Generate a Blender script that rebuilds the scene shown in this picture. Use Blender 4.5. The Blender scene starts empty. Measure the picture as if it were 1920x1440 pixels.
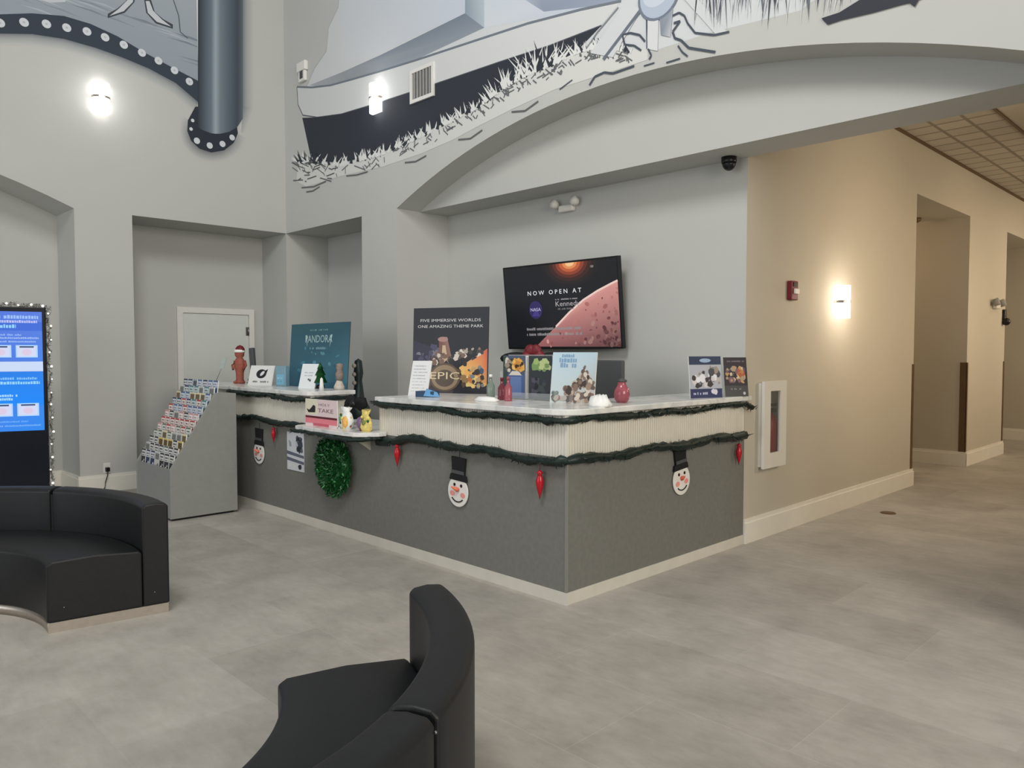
import bpy, bmesh, math, random
from mathutils import Vector, Matrix
random.seed(7)
S = bpy.context.scene
COL = S.collection
PI = math.pi
R = math.radians

# ------------------------------------------------------------ camera
FPX, CX, CY, YH, XB = 1433.0, 960.0, 720.0, 661.0, 2420.0
PITCH = math.atan((CY - YH) / FPX)
YAW = math.atan((XB - CX) * math.cos(PITCH) / FPX)
FWD = Vector((-math.sin(YAW) * math.cos(PITCH), math.cos(YAW) * math.cos(PITCH), -math.sin(PITCH)))
RGT = Vector((math.cos(YAW), math.sin(YAW), 0))
UPV = RGT.cross(FWD)
CAM = Vector((2.97, -3.37, 1.5))
cd = bpy.data.cameras.new('camera')
cd.sensor_width = 36
cd.lens = FPX / 1920 * 36
cd.clip_start = 0.05
cam = bpy.data.objects.new('camera', cd)
COL.objects.link(cam)
cam.matrix_world = Matrix(((RGT.x, UPV.x, -FWD.x, CAM.x), (RGT.y, UPV.y, -FWD.y, CAM.y), (RGT.z, UPV.z, -FWD.z, CAM.z), (0, 0, 0, 1)))
S.camera = cam

# ------------------------------------------------------------ world, lights, exposure
S.view_settings.view_transform = 'Standard'
S.view_settings.look = 'None'
S.view_settings.exposure = 0.0
S.view_settings.gamma = 1.0
S.view_settings.use_curve_mapping = False
w = bpy.data.worlds.new('world')
S.world = w
w.use_nodes = True
w.node_tree.nodes['Background'].inputs[0].default_value = (0.96, 0.98, 1.0, 1)
w.node_tree.nodes['Background'].inputs[1].default_value = 0.24


def area(name, loc, target, size, power, color=(1, 1, 1), size_y=None):
    l = bpy.data.lights.new(name, 'AREA')
    l.energy = power
    l.color = color
    l.size = size
    if size_y:
        l.shape = 'RECTANGLE'
        l.size_y = size_y
    o = bpy.data.objects.new(name, l)
    COL.objects.link(o)
    o.location = loc
    o.rotation_euler = (Vector(target) - Vector(loc)).to_track_quat('-Z', 'Y').to_euler()
    return o


area('lobby_light', (0.8, -3.4, 6.8), (-2.6, 0.8, 2.2), 1.8, 225, (1.0, 0.99, 0.97))
area('front_fill_light', (-1.6, -9.5, 2.9), (-1.6, 0.0, 2.0), 8.0, 200, (0.97, 0.985, 1.0), 4.2)  # broad soft fill added behind the camera, no actual window there
area('side_fill_light', (8.5, -2.2, 3.6), (-2.0, 0.3, 1.6), 5.0, 440, (1.0, 0.93, 0.82), 3.4)  # added warm fill for faces turned to the right, source unseen
WARM = (1.0, 0.80, 0.575)
for hy, hp in ((4.3, 34), (7.6, 34), (11.0, 44)):
    hl = area('hall_light', (2.82, hy, 2.35), (0.0, hy, 1.75), 0.5, hp, WARM, 1.2)
    hl.data.spread = R(125)
area('hall_light', (1.6, 9.5, 3.78), (1.4, 9.5, 0), 0.6, 16, WARM)
area('passage_light', (-1.0, 6.8, 3.2), (-0.7, 7.8, 1.2), 0.5, 7, (1.0, 0.70, 0.42))

# ------------------------------------------------------------ measuring helpers (pixel of the photograph -> point on a known plane)


def ray(px, py):
    return FWD + RGT * ((px - CX) / FPX) - UPV * ((py - CY) / FPX)


def onx(px, py, X):
    d = ray(px, py)
    return CAM + d * ((X - CAM.x) / d.x)


def ony(px, py, Y):
    d = ray(px, py)
    return CAM + d * ((Y - CAM.y) / d.y)


def onz(px, py, Z):
    d = ray(px, py)
    return CAM + d * ((Z - CAM.z) / d.z)


def m_of(px, P):
    return px * (Vector(P) - CAM).dot(FWD) / FPX


# ------------------------------------------------------------ materials
def s2l(c):
    return tuple(((v / 255) / 12.92 if v / 255 <= 0.04045 else ((v / 255 + 0.055) / 1.055) ** 2.4) for v in c)


def mat(name, rgb, rough=0.6, metal=0.0, var=0.06, scale=8.0, bump=0.0, bscale=60, spec=0.5, trans=0.0, emit=None, estr=0.0, ior=1.45):
    m = bpy.data.materials.new(name)
    m.use_nodes = True
    nt = m.node_tree
    b = nt.nodes['Principled BSDF']
    lin = s2l(rgb)
    b.inputs['Roughness'].default_value = rough
    b.inputs['Metallic'].default_value = metal
    b.inputs['Specular IOR Level'].default_value = spec
    b.inputs['Transmission Weight'].default_value = trans
    b.inputs['IOR'].default_value = ior
    tc = nt.nodes.new('ShaderNodeTexCoord')
    if var > 0:
        n = nt.nodes.new('ShaderNodeTexNoise')
        n.inputs['Scale'].default_value = scale
        n.inputs['Detail'].default_value = 4
        nt.links.new(tc.outputs['Object'], n.inputs['Vector'])
        r = nt.nodes.new('ShaderNodeValToRGB')
        r.color_ramp.elements[0].position = 0.3
        r.color_ramp.elements[1].position = 0.7
        r.color_ramp.elements[0].color = tuple(v * (1 - var) for v in lin) + (1,)
        r.color_ramp.elements[1].color = tuple(min(1, v * (1 + var)) for v in lin) + (1,)
        nt.links.new(n.outputs['Fac'], r.inputs['Fac'])
        nt.links.new(r.outputs['Color'], b.inputs['Base Color'])
    else:
        b.inputs['Base Color'].default_value = lin + (1,)
    if bump > 0:
        n2 = nt.nodes.new('ShaderNodeTexNoise')
        n2.inputs['Scale'].default_value = bscale
        n2.inputs['Detail'].default_value = 3
        nt.links.new(tc.outputs['Object'], n2.inputs['Vector'])
        bp = nt.nodes.new('ShaderNodeBump')
        bp.inputs['Strength'].default_value = bump
        bp.inputs['Distance'].default_value = 0.01
        nt.links.new(n2.outputs['Fac'], bp.inputs['Height'])
        nt.links.new(bp.outputs['Normal'], b.inputs['Normal'])
    if emit:
        b.inputs['Emission Color'].default_value = s2l(emit) + (1,)
        b.inputs['Emission Strength'].default_value = estr
    return m


M = {}
M['wall'] = mat('wall_paint', (190, 191, 187), 0.75, var=0.015, scale=1.5, bump=0.03, bscale=90, spec=0.25)
M['wallhall'] = mat('hall_wall_paint', (192, 186, 172), 0.75, var=0.015, scale=1.5, bump=0.03, bscale=90, spec=0.25)
M['white'] = mat('white_paint', (226, 225, 219), 0.45, var=0.02)
M['door'] = mat('door_paint', (214, 218, 212), 0.5, var=0.015)
M['trim'] = mat('baseboard_paint', (229, 226, 216), 0.45, var=0.02)
M['desk'] = mat('desk_laminate', (117, 117, 112), 0.55, var=0.07, scale=30, bump=0.04, bscale=200, spec=0.35)
M['rack'] = mat('rack_laminate', (140, 142, 138), 0.5, var=0.04, scale=20)
M['corner'] = mat('corner_strip', (132, 131, 124), 0.4, var=0.03)
M['band'] = mat('band_white', (222, 218, 206), 0.5, var=0.03)
M['kick'] = mat('kick_board', (205, 201, 190), 0.5, var=0.04)
M['leather'] = mat('black_leather', (17, 19, 22), 0.5, var=0.12, scale=14, bump=0.08, bscale=220, spec=0.5)
M['steel'] = mat('brushed_steel', (186, 178, 168), 0.32, 0.9, var=0.05, scale=30)
M['black'] = mat('black_plastic', (18, 19, 22), 0.35, var=0.05)
M['blackmatt'] = mat('black_felt', (16, 17, 19), 0.8, var=0.15)
M['kiosk'] = mat('kiosk_navy_black', (14, 18, 30), 0.28, var=0.05)
M['garland'] = mat('green_tinsel', (14, 33, 28), 0.45, var=0.35, scale=40)
M['leaf'] = mat('wreath_green', (16, 84, 36), 0.35, var=0.4, scale=25)
M['leaflight'] = mat('wreath_light', (95, 160, 105), 0.3, var=0.3, scale=25)
M['snow'] = mat('snowman_white', (226, 224, 218), 0.6, var=0.02)
M['pink'] = mat('cheek_pink', (226, 150, 142), 0.6, var=0.03)
M['orange'] = mat('carrot_orange', (226, 120, 92), 0.6, var=0.05)
M['red'] = mat('gloss_red', (176, 22, 36), 0.2, var=0.12, scale=30)
M['darkred'] = mat('dark_red_ribbon', (110, 22, 34), 0.5, var=0.2, scale=30)
M['brown'] = mat('reddish_brown_figurine', (150, 82, 66), 0.6, var=0.2, scale=30)
M['grey'] = mat('device_grey', (150, 150, 146), 0.5, var=0.03)
M['darkgrey'] = mat('dark_grey', (74, 76, 78), 0.5, var=0.06)
M['guard'] = mat('brown_corner_guard', (96, 74, 46), 0.45, var=0.06)
M['chrome'] = mat('hinge_metal', (130, 130, 128), 0.3, 0.9, var=0.03)
M['gloss'] = mat('device_white', (224, 222, 214), 0.35, var=0.02)
M['extinguisher'] = mat('extinguisher_red', (150, 24, 28), 0.3, var=0.05)
M['ivory'] = mat('stone_ivory', (196, 188, 176), 0.6, var=0.15, scale=40)
M['tissue'] = mat('white_tissue', (235, 236, 232), 0.7, var=0.03)
M['purple'] = mat('purple_wrap', (124, 96, 132), 0.4, var=0.2, scale=30)
M['yellow'] = mat('yellow_wrap', (226, 206, 120), 0.4, var=0.25, scale=40)
M['oran'] = mat('orange_wrap', (232, 178, 92), 0.4, var=0.2, scale=40)
M['tinsel'] = mat('silver_tinsel', (150, 150, 146), 0.3, 0.5, var=0.4, scale=60)


def glassmat(name, rgb, rough=0.05):
    m = mat(name, rgb, rough, var=0.0, trans=0.85)
    return m


M['acrylic'] = glassmat('clear_acrylic', (236, 242, 244))
M['blueacrylic'] = mat('pale_blue_acrylic', (150, 190, 208), 0.12, var=0.05, trans=0.35)


def clearmat(name, rgb, clear):
    m = bpy.data.materials.new(name)
    m.use_nodes = True
    nt = m.node_tree
    b_ = nt.nodes['Principled BSDF']
    b_.inputs['Base Color'].default_value = s2l(rgb) + (1,)
    b_.inputs['Roughness'].default_value = .06
    tr = nt.nodes.new('ShaderNodeBsdfTransparent')
    mx = nt.nodes.new('ShaderNodeMixShader')
    mx.inputs[0].default_value = clear
    nt.links.new(b_.outputs[0], mx.inputs[1])
    nt.links.new(tr.outputs[0], mx.inputs[2])
    nt.links.new(mx.outputs[0], nt.nodes['Material Output'].inputs['Surface'])
    return m


M['acrylic'] = clearmat('clear_acrylic_sheet', (220, 226, 228), .82)
M['pinkglass'] = mat('pink_glass', (200, 110, 122), 0.1, var=0.1, trans=0.5)
M['greenglass'] = mat('pale_green_glass', (170, 190, 176), 0.08, var=0.05, trans=0.7)
M['cabglass'] = clearmat('cabinet_glass', (150, 150, 146), .86)
M['sconce'] = mat('sconce_glass', (255, 255, 255), 0.4, var=0.0, emit=(255, 250, 244), estr=5.0)
M['sconcewarm'] = mat('sconce_glass_warm', (255, 255, 255), 0.4, var=0.0, emit=(255, 246, 240), estr=5.0)
M['fairy'] = mat('fairy_bulb', (255, 250, 240), 0.4, var=0.0, emit=(255, 250, 240), estr=1.2)


def attr_mat(name, emissive=False, rough=0.45, strength=1.0):
    m = bpy.data.materials.new(name)
    m.use_nodes = True
    nt = m.node_tree
    b = nt.nodes['Principled BSDF']
    a = nt.nodes.new('ShaderNodeAttribute')
    a.attribute_name = 'Col'
    b.inputs['Roughness'].default_value = rough
    if emissive:
        b.inputs['Base Color'].default_value = (0.01, 0.01, 0.012, 1)
        nt.links.new(a.outputs['Color'], b.inputs['Emission Color'])
        b.inputs['Emission Strength'].default_value = strength
        b.inputs['Roughness'].default_value = 0.25
    else:
        nt.links.new(a.outputs['Color'], b.inputs['Base Color'])
    return m


M['print'] = attr_mat('printed_ink')
M['mural'] = attr_mat('mural_paint', rough=0.8)
M['screen'] = attr_mat('lit_screen', True, strength=0.95)


def floor_material():
    m = bpy.data.materials.new('floor_tile')
    m.use_nodes = True
    nt = m.node_tree
    b = nt.nodes['Principled BSDF']
    tc = nt.nodes.new('ShaderNodeTexCoord')
    mp = nt.nodes.new('ShaderNodeMapping')
    mp.inputs['Location'].default_value = (0.71, 1.25, 0)
    nt.links.new(tc.outputs['Object'], mp.inputs['Vector'])
    br = nt.nodes.new('ShaderNodeTexBrick')
    br.offset = 0.5
    br.inputs['Scale'].default_value = 1.0
    br.inputs['Brick Width'].default_value = 1.2
    br.inputs['Row Height'].default_value = 0.6
    br.inputs['Mortar Size'].default_value = 0.0024
    br.inputs['Mortar Smooth'].default_value = 0.3
    br.inputs['Color1'].default_value = (0.33, 0.33, 0.33, 1)
    br.inputs['Color2'].default_value = (0.60, 0.60, 0.60, 1)
    br.inputs['Mortar'].default_value = (0.58, 0.58, 0.58, 1)
    br.inputs['Bias'].default_value = 0.0
    nt.links.new(mp.outputs['Vector'], br.inputs['Vector'])
    n1 = nt.nodes.new('ShaderNodeTexNoise')
    n1.inputs['Scale'].default_value = 2.6
    n1.inputs['Detail'].default_value = 9
    n1.inputs['Roughness'].default_value = 0.62
    n1.inputs['Distortion'].default_value = 0.15
    nt.links.new(tc.outputs['Object'], n1.inputs['Vector'])
    r = nt.nodes.new('ShaderNodeValToRGB')
    r.color_ramp.elements[0].position = 0.3
    r.color_ramp.elements[1].position = 0.72
    c0, c1 = s2l((158, 153, 145)), s2l((183, 178, 169))
    r.color_ramp.elements[0].color = c0 + (1,)
    r.color_ramp.elements[1].color = c1 + (1,)
    nt.links.new(n1.outputs['Fac'], r.inputs['Fac'])
    mx = nt.nodes.new('ShaderNodeMix')
    mx.data_type = 'RGBA'
    mx.blend_type = 'SOFT_LIGHT'
    mx.inputs['Factor'].default_value = 0.55
    nt.links.new(r.outputs['Color'], mx.inputs['A'])
    nt.links.new(br.outputs['Color'], mx.inputs['B'])
    mp2 = nt.nodes.new('ShaderNodeMapping')
    mp2.inputs['Scale'].default_value = (5.0, 14.0, 1.0)
    nt.links.new(tc.outputs['Object'], mp2.inputs['Vector'])
    n2 = nt.nodes.new('ShaderNodeTexNoise')
    n2.inputs['Scale'].default_value = 1.6
    n2.inputs['Detail'].default_value = 7
    n2.inputs['Roughness'].default_value = 0.7
    nt.links.new(mp2.outputs['Vector'], n2.inputs['Vector'])
    r2 = nt.nodes.new('ShaderNodeValToRGB')
    r2.color_ramp.elements[0].position = 0.3
    r2.color_ramp.elements[1].position = 0.7
    r2.color_ramp.elements[0].color = (0.36, 0.355, 0.34, 1)
    r2.color_ramp.elements[1].color = (0.62, 0.62, 0.63, 1)
    nt.links.new(n2.outputs['Fac'], r2.inputs['Fac'])
    mx2 = nt.nodes.new('ShaderNodeMix')
    mx2.data_type = 'RGBA'
    mx2.blend_type = 'SOFT_LIGHT'
    mx2.inputs['Factor'].default_value = 0.5
    nt.links.new(mx.outputs['Result'], mx2.inputs['A'])
    nt.links.new(r2.outputs['Color'], mx2.inputs['B'])
    nt.links.new(mx2.outputs['Result'], b.inputs['Base Color'])
    b.inputs['Roughness'].default_value = 0.5
    b.inputs['Specular IOR Level'].default_value = 0.4
    return m


def ceiling_material():
    m = bpy.data.materials.new('ceiling_tile')
    m.use_nodes = True
    nt = m.node_tree
    b = nt.nodes['Principled BSDF']
    tc = nt.nodes.new('ShaderNodeTexCoord')
    br = nt.nodes.new('ShaderNodeTexBrick')
    br.offset = 0.0
    br.inputs['Scale'].default_value = 1.0
    br.inputs['Brick Width'].default_value = 0.3
    br.inputs['Row Height'].default_value = 0.3
    br.inputs['Mortar Size'].default_value = 0.022
    br.inputs['Mortar Smooth'].default_value = 0.4
    br.inputs['Color1'].default_value = s2l((190, 183, 169)) + (1,)
    br.inputs['Color2'].default_value = s2l((180, 173, 160)) + (1,)
    br.inputs['Mortar'].default_value = s2l((140, 132, 118)) + (1,)
    nt.links.new(tc.outputs['Object'], br.inputs['Vector'])
    nt.links.new(br.outputs['Color'], b.inputs['Base Color'])
    b.inputs['Roughness'].default_value = 0.8
    return m


def marble_material():
    m = bpy.data.materials.new('white_marble')
    m.use_nodes = True
    nt = m.node_tree
    b = nt.nodes['Principled BSDF']
    tc = nt.nodes.new('ShaderNodeTexCoord')
    n = nt.nodes.new('ShaderNodeTexNoise')
    n.inputs['Scale'].default_value = 3.0
    n.inputs['Detail'].default_value = 8
    n.inputs['Distortion'].default_value = 2.5
    nt.links.new(tc.outputs['Object'], n.inputs['Vector'])
    r = nt.nodes.new('ShaderNodeValToRGB')
    e = r.color_ramp.elements
    e[0].position = 0.36
    e[0].color = s2l((196, 198, 196)) + (1,)
    e[1].position = 0.55
    e[1].color = s2l((226, 226, 222)) + (1,)
    nt.links.new(n.outputs['Fac'], r.inputs['Fac'])
    nt.links.new(r.outputs['Color'], b.inputs['Base Color'])
    b.inputs['Roughness'].default_value = 0.22
    return m


M['floor'] = floor_material()
M['ceil'] = ceiling_material()
M['marble'] = marble_material()


# ------------------------------------------------------------ mesh helpers
def BM():
    return bmesh.new()


def bx(bm, a, b, mi=0):
    x0, y0, z0 = (min(a[i], b[i]) for i in range(3))
    x1, y1, z1 = (max(a[i], b[i]) for i in range(3))
    v = [bm.verts.new(p) for p in ((x0, y0, z0), (x1, y0, z0), (x1, y1, z0), (x0, y1, z0), (x0, y0, z1), (x1, y0, z1), (x1, y1, z1), (x0, y1, z1))]
    for f in ((0, 3, 2, 1), (4, 5, 6, 7), (0, 1, 5, 4), (1, 2, 6, 5), (2, 3, 7, 6), (3, 0, 4, 7)):
        bm.faces.new([v[i] for i in f]).material_index = mi
    return v


def prism(bm, pts, vec, mi=0):
    a = [bm.verts.new(p) for p in pts]
    b = [bm.verts.new(Vector(p) + Vector(vec)) for p in pts]
    fs = [bm.faces.new(a), bm.faces.new(b[::-1])]
    n = len(a)
    for i in range(n):
        fs.append(bm.faces.new((a[i], b[i], b[(i + 1) % n], a[(i + 1) % n])))
    for f in fs:
        f.material_index = mi
    return a + b


def lathe(bm, prof, seg=20, c=(0, 0, 0), sx=1.0, sy=1.0):
    rings = []
    for r, z in prof:
        if r < 1e-5:
            rings.append([bm.verts.new((c[0], c[1], c[2] + z))])
        else:
            rings.append([bm.verts.new((c[0] + sx * r * math.cos(2 * PI * i / seg), c[1] + sy * r * math.sin(2 * PI * i / seg), c[2] + z)) for i in range(seg)])
    for A, B in zip(rings, rings[1:]):
        if len(A) == 1 and len(B) == 1:
            continue
        for i in range(seg):
            j = (i + 1) % seg
            if len(A) == 1:
                f = bm.faces.new((A[0], B[j], B[i]))
            elif len(B) == 1:
                f = bm.faces.new((A[i], A[j], B[0]))
            else:
                f = bm.faces.new((A[i], A[j], B[j], B[i]))
            f.smooth = True
    if len(rings[0]) > 1:
        bm.faces.new(rings[0][::-1])
    if len(rings[-1]) > 1:
        bm.faces.new(rings[-1])


def tube(bm, pts, rad, seg=8):
    pts = [Vector(p) for p in pts]
    rings = []
    for i, p in enumerate(pts):
        t = (pts[min(i + 1, len(pts) - 1)] - pts[max(i - 1, 0)]).normalized()
        a = Vector((0, 0, 1)) if abs(t.z) < 0.9 else Vector((1, 0, 0))
        u = t.cross(a).normalized()
        v = t.cross(u)
        r = rad[i] if isinstance(rad, (list, tuple)) else rad
        rings.append([bm.verts.new(p + u * (r * math.cos(2 * PI * k / seg)) + v * (r * math.sin(2 * PI * k / seg))) for k in range(seg)])
    for A, B in zip(rings, rings[1:]):
        for i in range(seg):
            bm.faces.new((A[i], A[(i + 1) % seg], B[(i + 1) % seg], B[i])).smooth = True
    bm.faces.new(rings[0][::-1])
    bm.faces.new(rings[-1])


def ball(bm, c, r, sx=1, sy=1, sz=1, seg=14):
    prof = [(r * math.sin(PI * i / 8), -r * math.cos(PI * i / 8) * sz) for i in range(9)]
    lathe(bm, prof, seg, c, sx, sy)


def obj(name, bm, material, parent=None, bevel=0.0, segs=2):
    bmesh.ops.recalc_face_normals(bm, faces=bm.faces)
    me = bpy.data.meshes.new(name)
    bm.to_mesh(me)
    bm.free()
    for mm in (material if isinstance(material, (list, tuple)) else [material]):
        me.materials.append(mm)
    o = bpy.data.objects.new(name, me)
    COL.objects.link(o)
    if parent:
        o.parent = parent
    if bevel > 0:
        md = o.modifiers.new('bevel', 'BEVEL')
        md.width = bevel
        md.segments = segs
        md.limit_method = 'ANGLE'
        md.angle_limit = R(35)
    return o


def tag(o, label, cat, group=None):
    o['label'] = label
    o['category'] = cat
    if group:
        o['group'] = group
    return o


def thing(name, label, cat, loc=(0, 0, 0), rz=0.0, group=None):
    o = bpy.data.objects.new(name, None)
    o.empty_display_size = 0.1
    COL.objects.link(o)
    o.location = loc
    o.rotation_euler = (0, 0, rz)
    return tag(o, label, cat, group)


def struct(name, bm, m, bevel=0.0):
    o = obj(name, bm, m, None, bevel)
    o['kind'] = 'structure'
    return o


# ------------------------------------------------------------ flat printed or painted surfaces
_txt = {}


def glyphs(s):
    if s in _txt:
        return _txt[s]
    cu = bpy.data.curves.new('t', 'FONT')
    cu.body = s
    cu.size = 1.0
    cu.resolution_u = 2
    ob = bpy.data.objects.new('t', cu)
    COL.objects.link(ob)
    dg = bpy.context.evaluated_depsgraph_get()
    dg.update()
    me = bpy.data.meshes.new_from_object(ob.evaluated_get(dg))
    vs = [(v.co.x, v.co.y) for v in me.vertices]
    fs = [tuple(p.vertices) for p in me.polygons]
    bpy.data.objects.remove(ob)
    bpy.data.curves.remove(cu)
    bpy.data.meshes.remove(me)
    xs = [v[0] for v in vs] or [0, 1]
    ys = [v[1] for v in vs] or [0, 1]
    _txt[s] = (vs, fs, min(xs), max(xs), min(ys), max(ys))
    return _txt[s]


class Art:
    def __init__(s, o=(0, 0, 0), u=(1, 0, 0), v=(0, 0, 1), step=0.0004):
        s.o, s.u, s.v = Vector(o), Vector(u).normalized(), Vector(v).normalized()
        s.n = s.u.cross(s.v).normalized()
        s.bm = BM()
        s.cl = s.bm.loops.layers.float_color.new('Col')
        s.step = step
        s.k = 1

    def P(s, p, k):
        return s.o + s.u * p[0] + s.v * p[1] + s.n * (s.step * k)

    def poly(s, pts, col, k=None):
        if k is None:
            s.k += 0.02
            k = s.k
        ar = sum(pts[i][0] * pts[(i + 1) % len(pts)][1] - pts[(i + 1) % len(pts)][0] * pts[i][1] for i in range(len(pts)))
        cols = col if isinstance(col, list) else [col] * len(pts)
        if ar < 0:
            pts, cols = pts[::-1], cols[::-1]
        f = s.bm.faces.new([s.bm.verts.new(s.P(p, k)) for p in pts])
        for l, c in zip(f.loops, cols):
            l[s.cl] = s2l(c) + (1,)

    def lay(s):
        s.k = math.floor(s.k) + 1

    def rect(s, x0, y0, x1, y1, col):
        s.poly([(x0, y0), (x1, y0), (x1, y1), (x0, y1)], col)

    def grad(s, x0, y0, x1, y1, bot, top):
        s.poly([(x0, y0), (x1, y0), (x1, y1), (x0, y1)], [bot, bot, top, top])

    def disc(s, x, y, rx, ry, col, n=18, rot=0.0):
        c, q = math.cos(rot), math.sin(rot)
        s.poly([(x + rx * math.cos(2 * PI * i / n) * c - ry * math.sin(2 * PI * i / n) * q, y + rx * math.cos(2 * PI * i / n) * q + ry * math.sin(2 * PI * i / n) * c) for i in range(n)], col)

    def line(s, pts, wd, col):
        for a, b in zip(pts, pts[1:]):
            dx, dy = b[0] - a[0], b[1] - a[1]
            L = math.hypot(dx, dy) or 1
            nx, ny = -dy / L * wd / 2, dx / L * wd / 2
            s.poly([(a[0] + nx, a[1] + ny), (b[0] + nx, b[1] + ny), (b[0] - nx, b[1] - ny), (a[0] - nx, a[1] - ny)], col)

    def text(s, t, x, y, h, col, wd=None, align='c'):
        vs, fs, x0, x1, y0, y1 = glyphs(t)
        sc = h / 0.72
        sx = sc if wd is None else wd / max(1e-6, x1 - x0)
        W = (x1 - x0) * sx
        ox = x - W / 2 if align == 'c' else x
        s.k += 0.3
        vv = [s.bm.verts.new(s.P((ox + (a - x0) * sx, y + b * sc), s.k)) for a, b in vs]
        for f in fs:
            try:
                ff = s.bm.faces.new([vv[i] for i in f])
            except ValueError:
                continue
            for l in ff.loops:
                l[s.cl] = s2l(col) + (1,)

    def words(s, x0, y, x1, h, col, seed=1, dens=0.8):
        # a line of print too small to read: short unreadable strokes
        rnd = random.Random(seed)
        x = x0
        s.k += 0.3
        while x < x1:
            w_ = h * rnd.uniform(0.35, 0.7)
            if rnd.random() < dens:
                s.rect(x, y, min(x + w_, x1), y + h * rnd.uniform(0.7, 1.0), col)
            x += w_ + h * 0.18

    def blobs(s, x0, y0, x1, y1, cols, n, r0, r1, seed=1):
        rnd = random.Random(seed)
        for i in range(n):
            r = rnd.uniform(r0, r1)
            cx, cy = rnd.uniform(x0 + r, x1 - r), rnd.uniform(y0 + r, y1 - r)
            a0 = rnd.uniform(0, 6)
            m = rnd.randint(5, 8)
            s.poly([(cx + r * rnd.uniform(.6, 1) * math.cos(a0 + 2 * PI * q / m), cy + r * rnd.uniform(.6, 1) * math.sin(a0 + 2 * PI * q / m)) for q in range(m)], rnd.choice(cols))

    def done(s, name, material, parent=None):
        me = bpy.data.meshes.new(name)
        s.bm.normal_update()
        s.bm.to_mesh(me)
        s.bm.free()
        me.materials.append(material)
        o = bpy.data.objects.new(name, me)
        COL.objects.link(o)
        if parent:
            o.parent = parent
        return o


# ============================================================ THE SETTING
XL, YB, YF, YT, ZH, ZT = -5.95, 1.40, 1.70, 2.09, 3.0, 6.6   # left wall, mural wall, beam face, wall behind the desk, header height, top
ARC, AZ = 7.16, 3.6 - 7.16


def arc_z(d):
    return AZ + math.sqrt(ARC * ARC - d * d)


b = BM()
bx(b, (-9, -7.5, -0.1), (4.5, 14.5, 0))
struct('floor', b, M['floor'])

# left wall: header, column, arch and recesses
b = BM()
bx(b, (-6.6, -1.0, ZH), (XL, YB, ZT))
bx(b, (-6.6, -1.0, 0), (XL, -0.43, ZH))
pts = [(-6.6, -1.0, ZT), (-6.6, -1.0, ZH)]
for i in range(1, 25):
    d = 2.87 - i * 5.74 / 24
    pts.append((-6.6, -3.87 + d, max(ZH, arc_z(d))))
pts.append((-6.6, -6.74, ZT))
prism(b, pts, (XL + 6.6, 0, 0))
bx(b, (-6.6, -7.5, 0), (XL, -6.74, ZT))
bx(b, (-6.8, -7.5, 0), (-6.6, YB, ZT))
bx(b, (-6.8, YB, 0), (XL, 2.09, ZT))
struct('wall_left', b, M['wall'])

# mural wall: header over the small recess, column, the wide arch
b = BM()
bx(b, (XL, YB, ZH), (-4.25, 2.0, ZT))
bx(b, (-4.25, YB, 0), (-3.6, YT, ZT))
pts = [(-3.6, YB, ZT), (-3.6, YB, ZH)]
for i in range(1, 33):
    d = -2.87 + i * 5.74 / 32
    pts.append((-0.73 + d, YB, max(ZH, arc_z(d))))
pts.append((2.14, YB, ZT))
prism(b, pts, (0, YF - YB, 0))
bx(b, (2.14, YB, 0), (3.4, YF, ZT))
bx(b, (XL, 2.0, 0), (-4.25, YT, ZT))
struct('wall_back', b, M['wall'])
b = BM()
bx(b, (-3.6, YF, ZH), (3.4, YT, ZT))
struct('trim_1', b, M['wall'])
b = BM()
bx(b, (-3.6, YT, 0), (-0.004, YT + 0.02, ZH + 0.9))
struct('wall_behind_desk', b, M['wall'])
b = BM()
bx(b, (-0.2, YT + .022, 0), (0, 2.31, 3.86))
bx(b, (-0.2, 2.67, 0), (0, 5.88, 3.86))
bx(b, (-0.2, 2.31, 0), (0, 2.67, .58))
bx(b, (-0.2, 2.31, 1.26), (0, 2.67, 3.86))
bx(b, (-0.2, 2.31, .58), (-.16, 2.67, 1.26))
bx(b, (-0.004, YT, 0), (0, YT + .022, 3.86))
bx(b, (-0.2, 5.88, 3.27), (0, 7.9, 3.86))
bx(b, (-0.2, 7.9, 0), (0, 9.75, 3.86))
bx(b, (-0.2, 9.75, 3.27), (0, 12.0, 3.86))
bx(b, (-0.2, 12.0, 0), (0, 14.4, 3.86))
struct('wall_right', b, M['wallhall'])
b = BM()
bx(b, (2.9, YT, 0), (3.1, 14.4, 3.86))
bx(b, (0, 14.4, 0), (3.1, 14.6, 3.86))
struct('wall_hall', b, M['wallhall'])
b = BM()   # side passages off the hall
bx(b, (-3.0, 5.7, 0), (-0.2, 5.88, 3.27))
bx(b, (-3.0, 7.9, 0), (-0.2, 8.05, 3.27))
bx(b, (-3.2, 5.7, 0), (-3.0, 8.05, 3.27))
bx(b, (-3.0, 9.6, 0), (-0.2, 9.75, 3.27))
bx(b, (-3.0, 12.0, 0), (-0.2, 12.15, 3.27))
bx(b, (-3.2, 9.6, 0), (-3.0, 12.15, 3.27))
struct('wall_passage', b, M['wallhall'])
b = BM()
bx(b, (-3.2, 5.7, 3.27), (-0.2, 8.05, 3.4))
bx(b, (-3.2, 9.6, 3.27), (-0.2, 12.15, 3.4))
struct('ceiling_passage', b, M['wallhall'])
b = BM()
bx(b, (0, YT, 3.86), (0.92, 14.4, 3.95))
struct('ceiling', b, M['ceil'])
b = BM()
bx(b, (0.92, YT, 3.84), (2.9, 14.4, 3.95))
struct('ceiling_border', b, M['wallhall'])
b = BM()
bx(b, (0.0, YT, 3.835), (0.025, 14.4, 3.86))
bx(b, (0.90, YT, 3.825), (0.925, 14.4, 3.86))
struct('trim_2', b, M['guard'])


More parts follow.
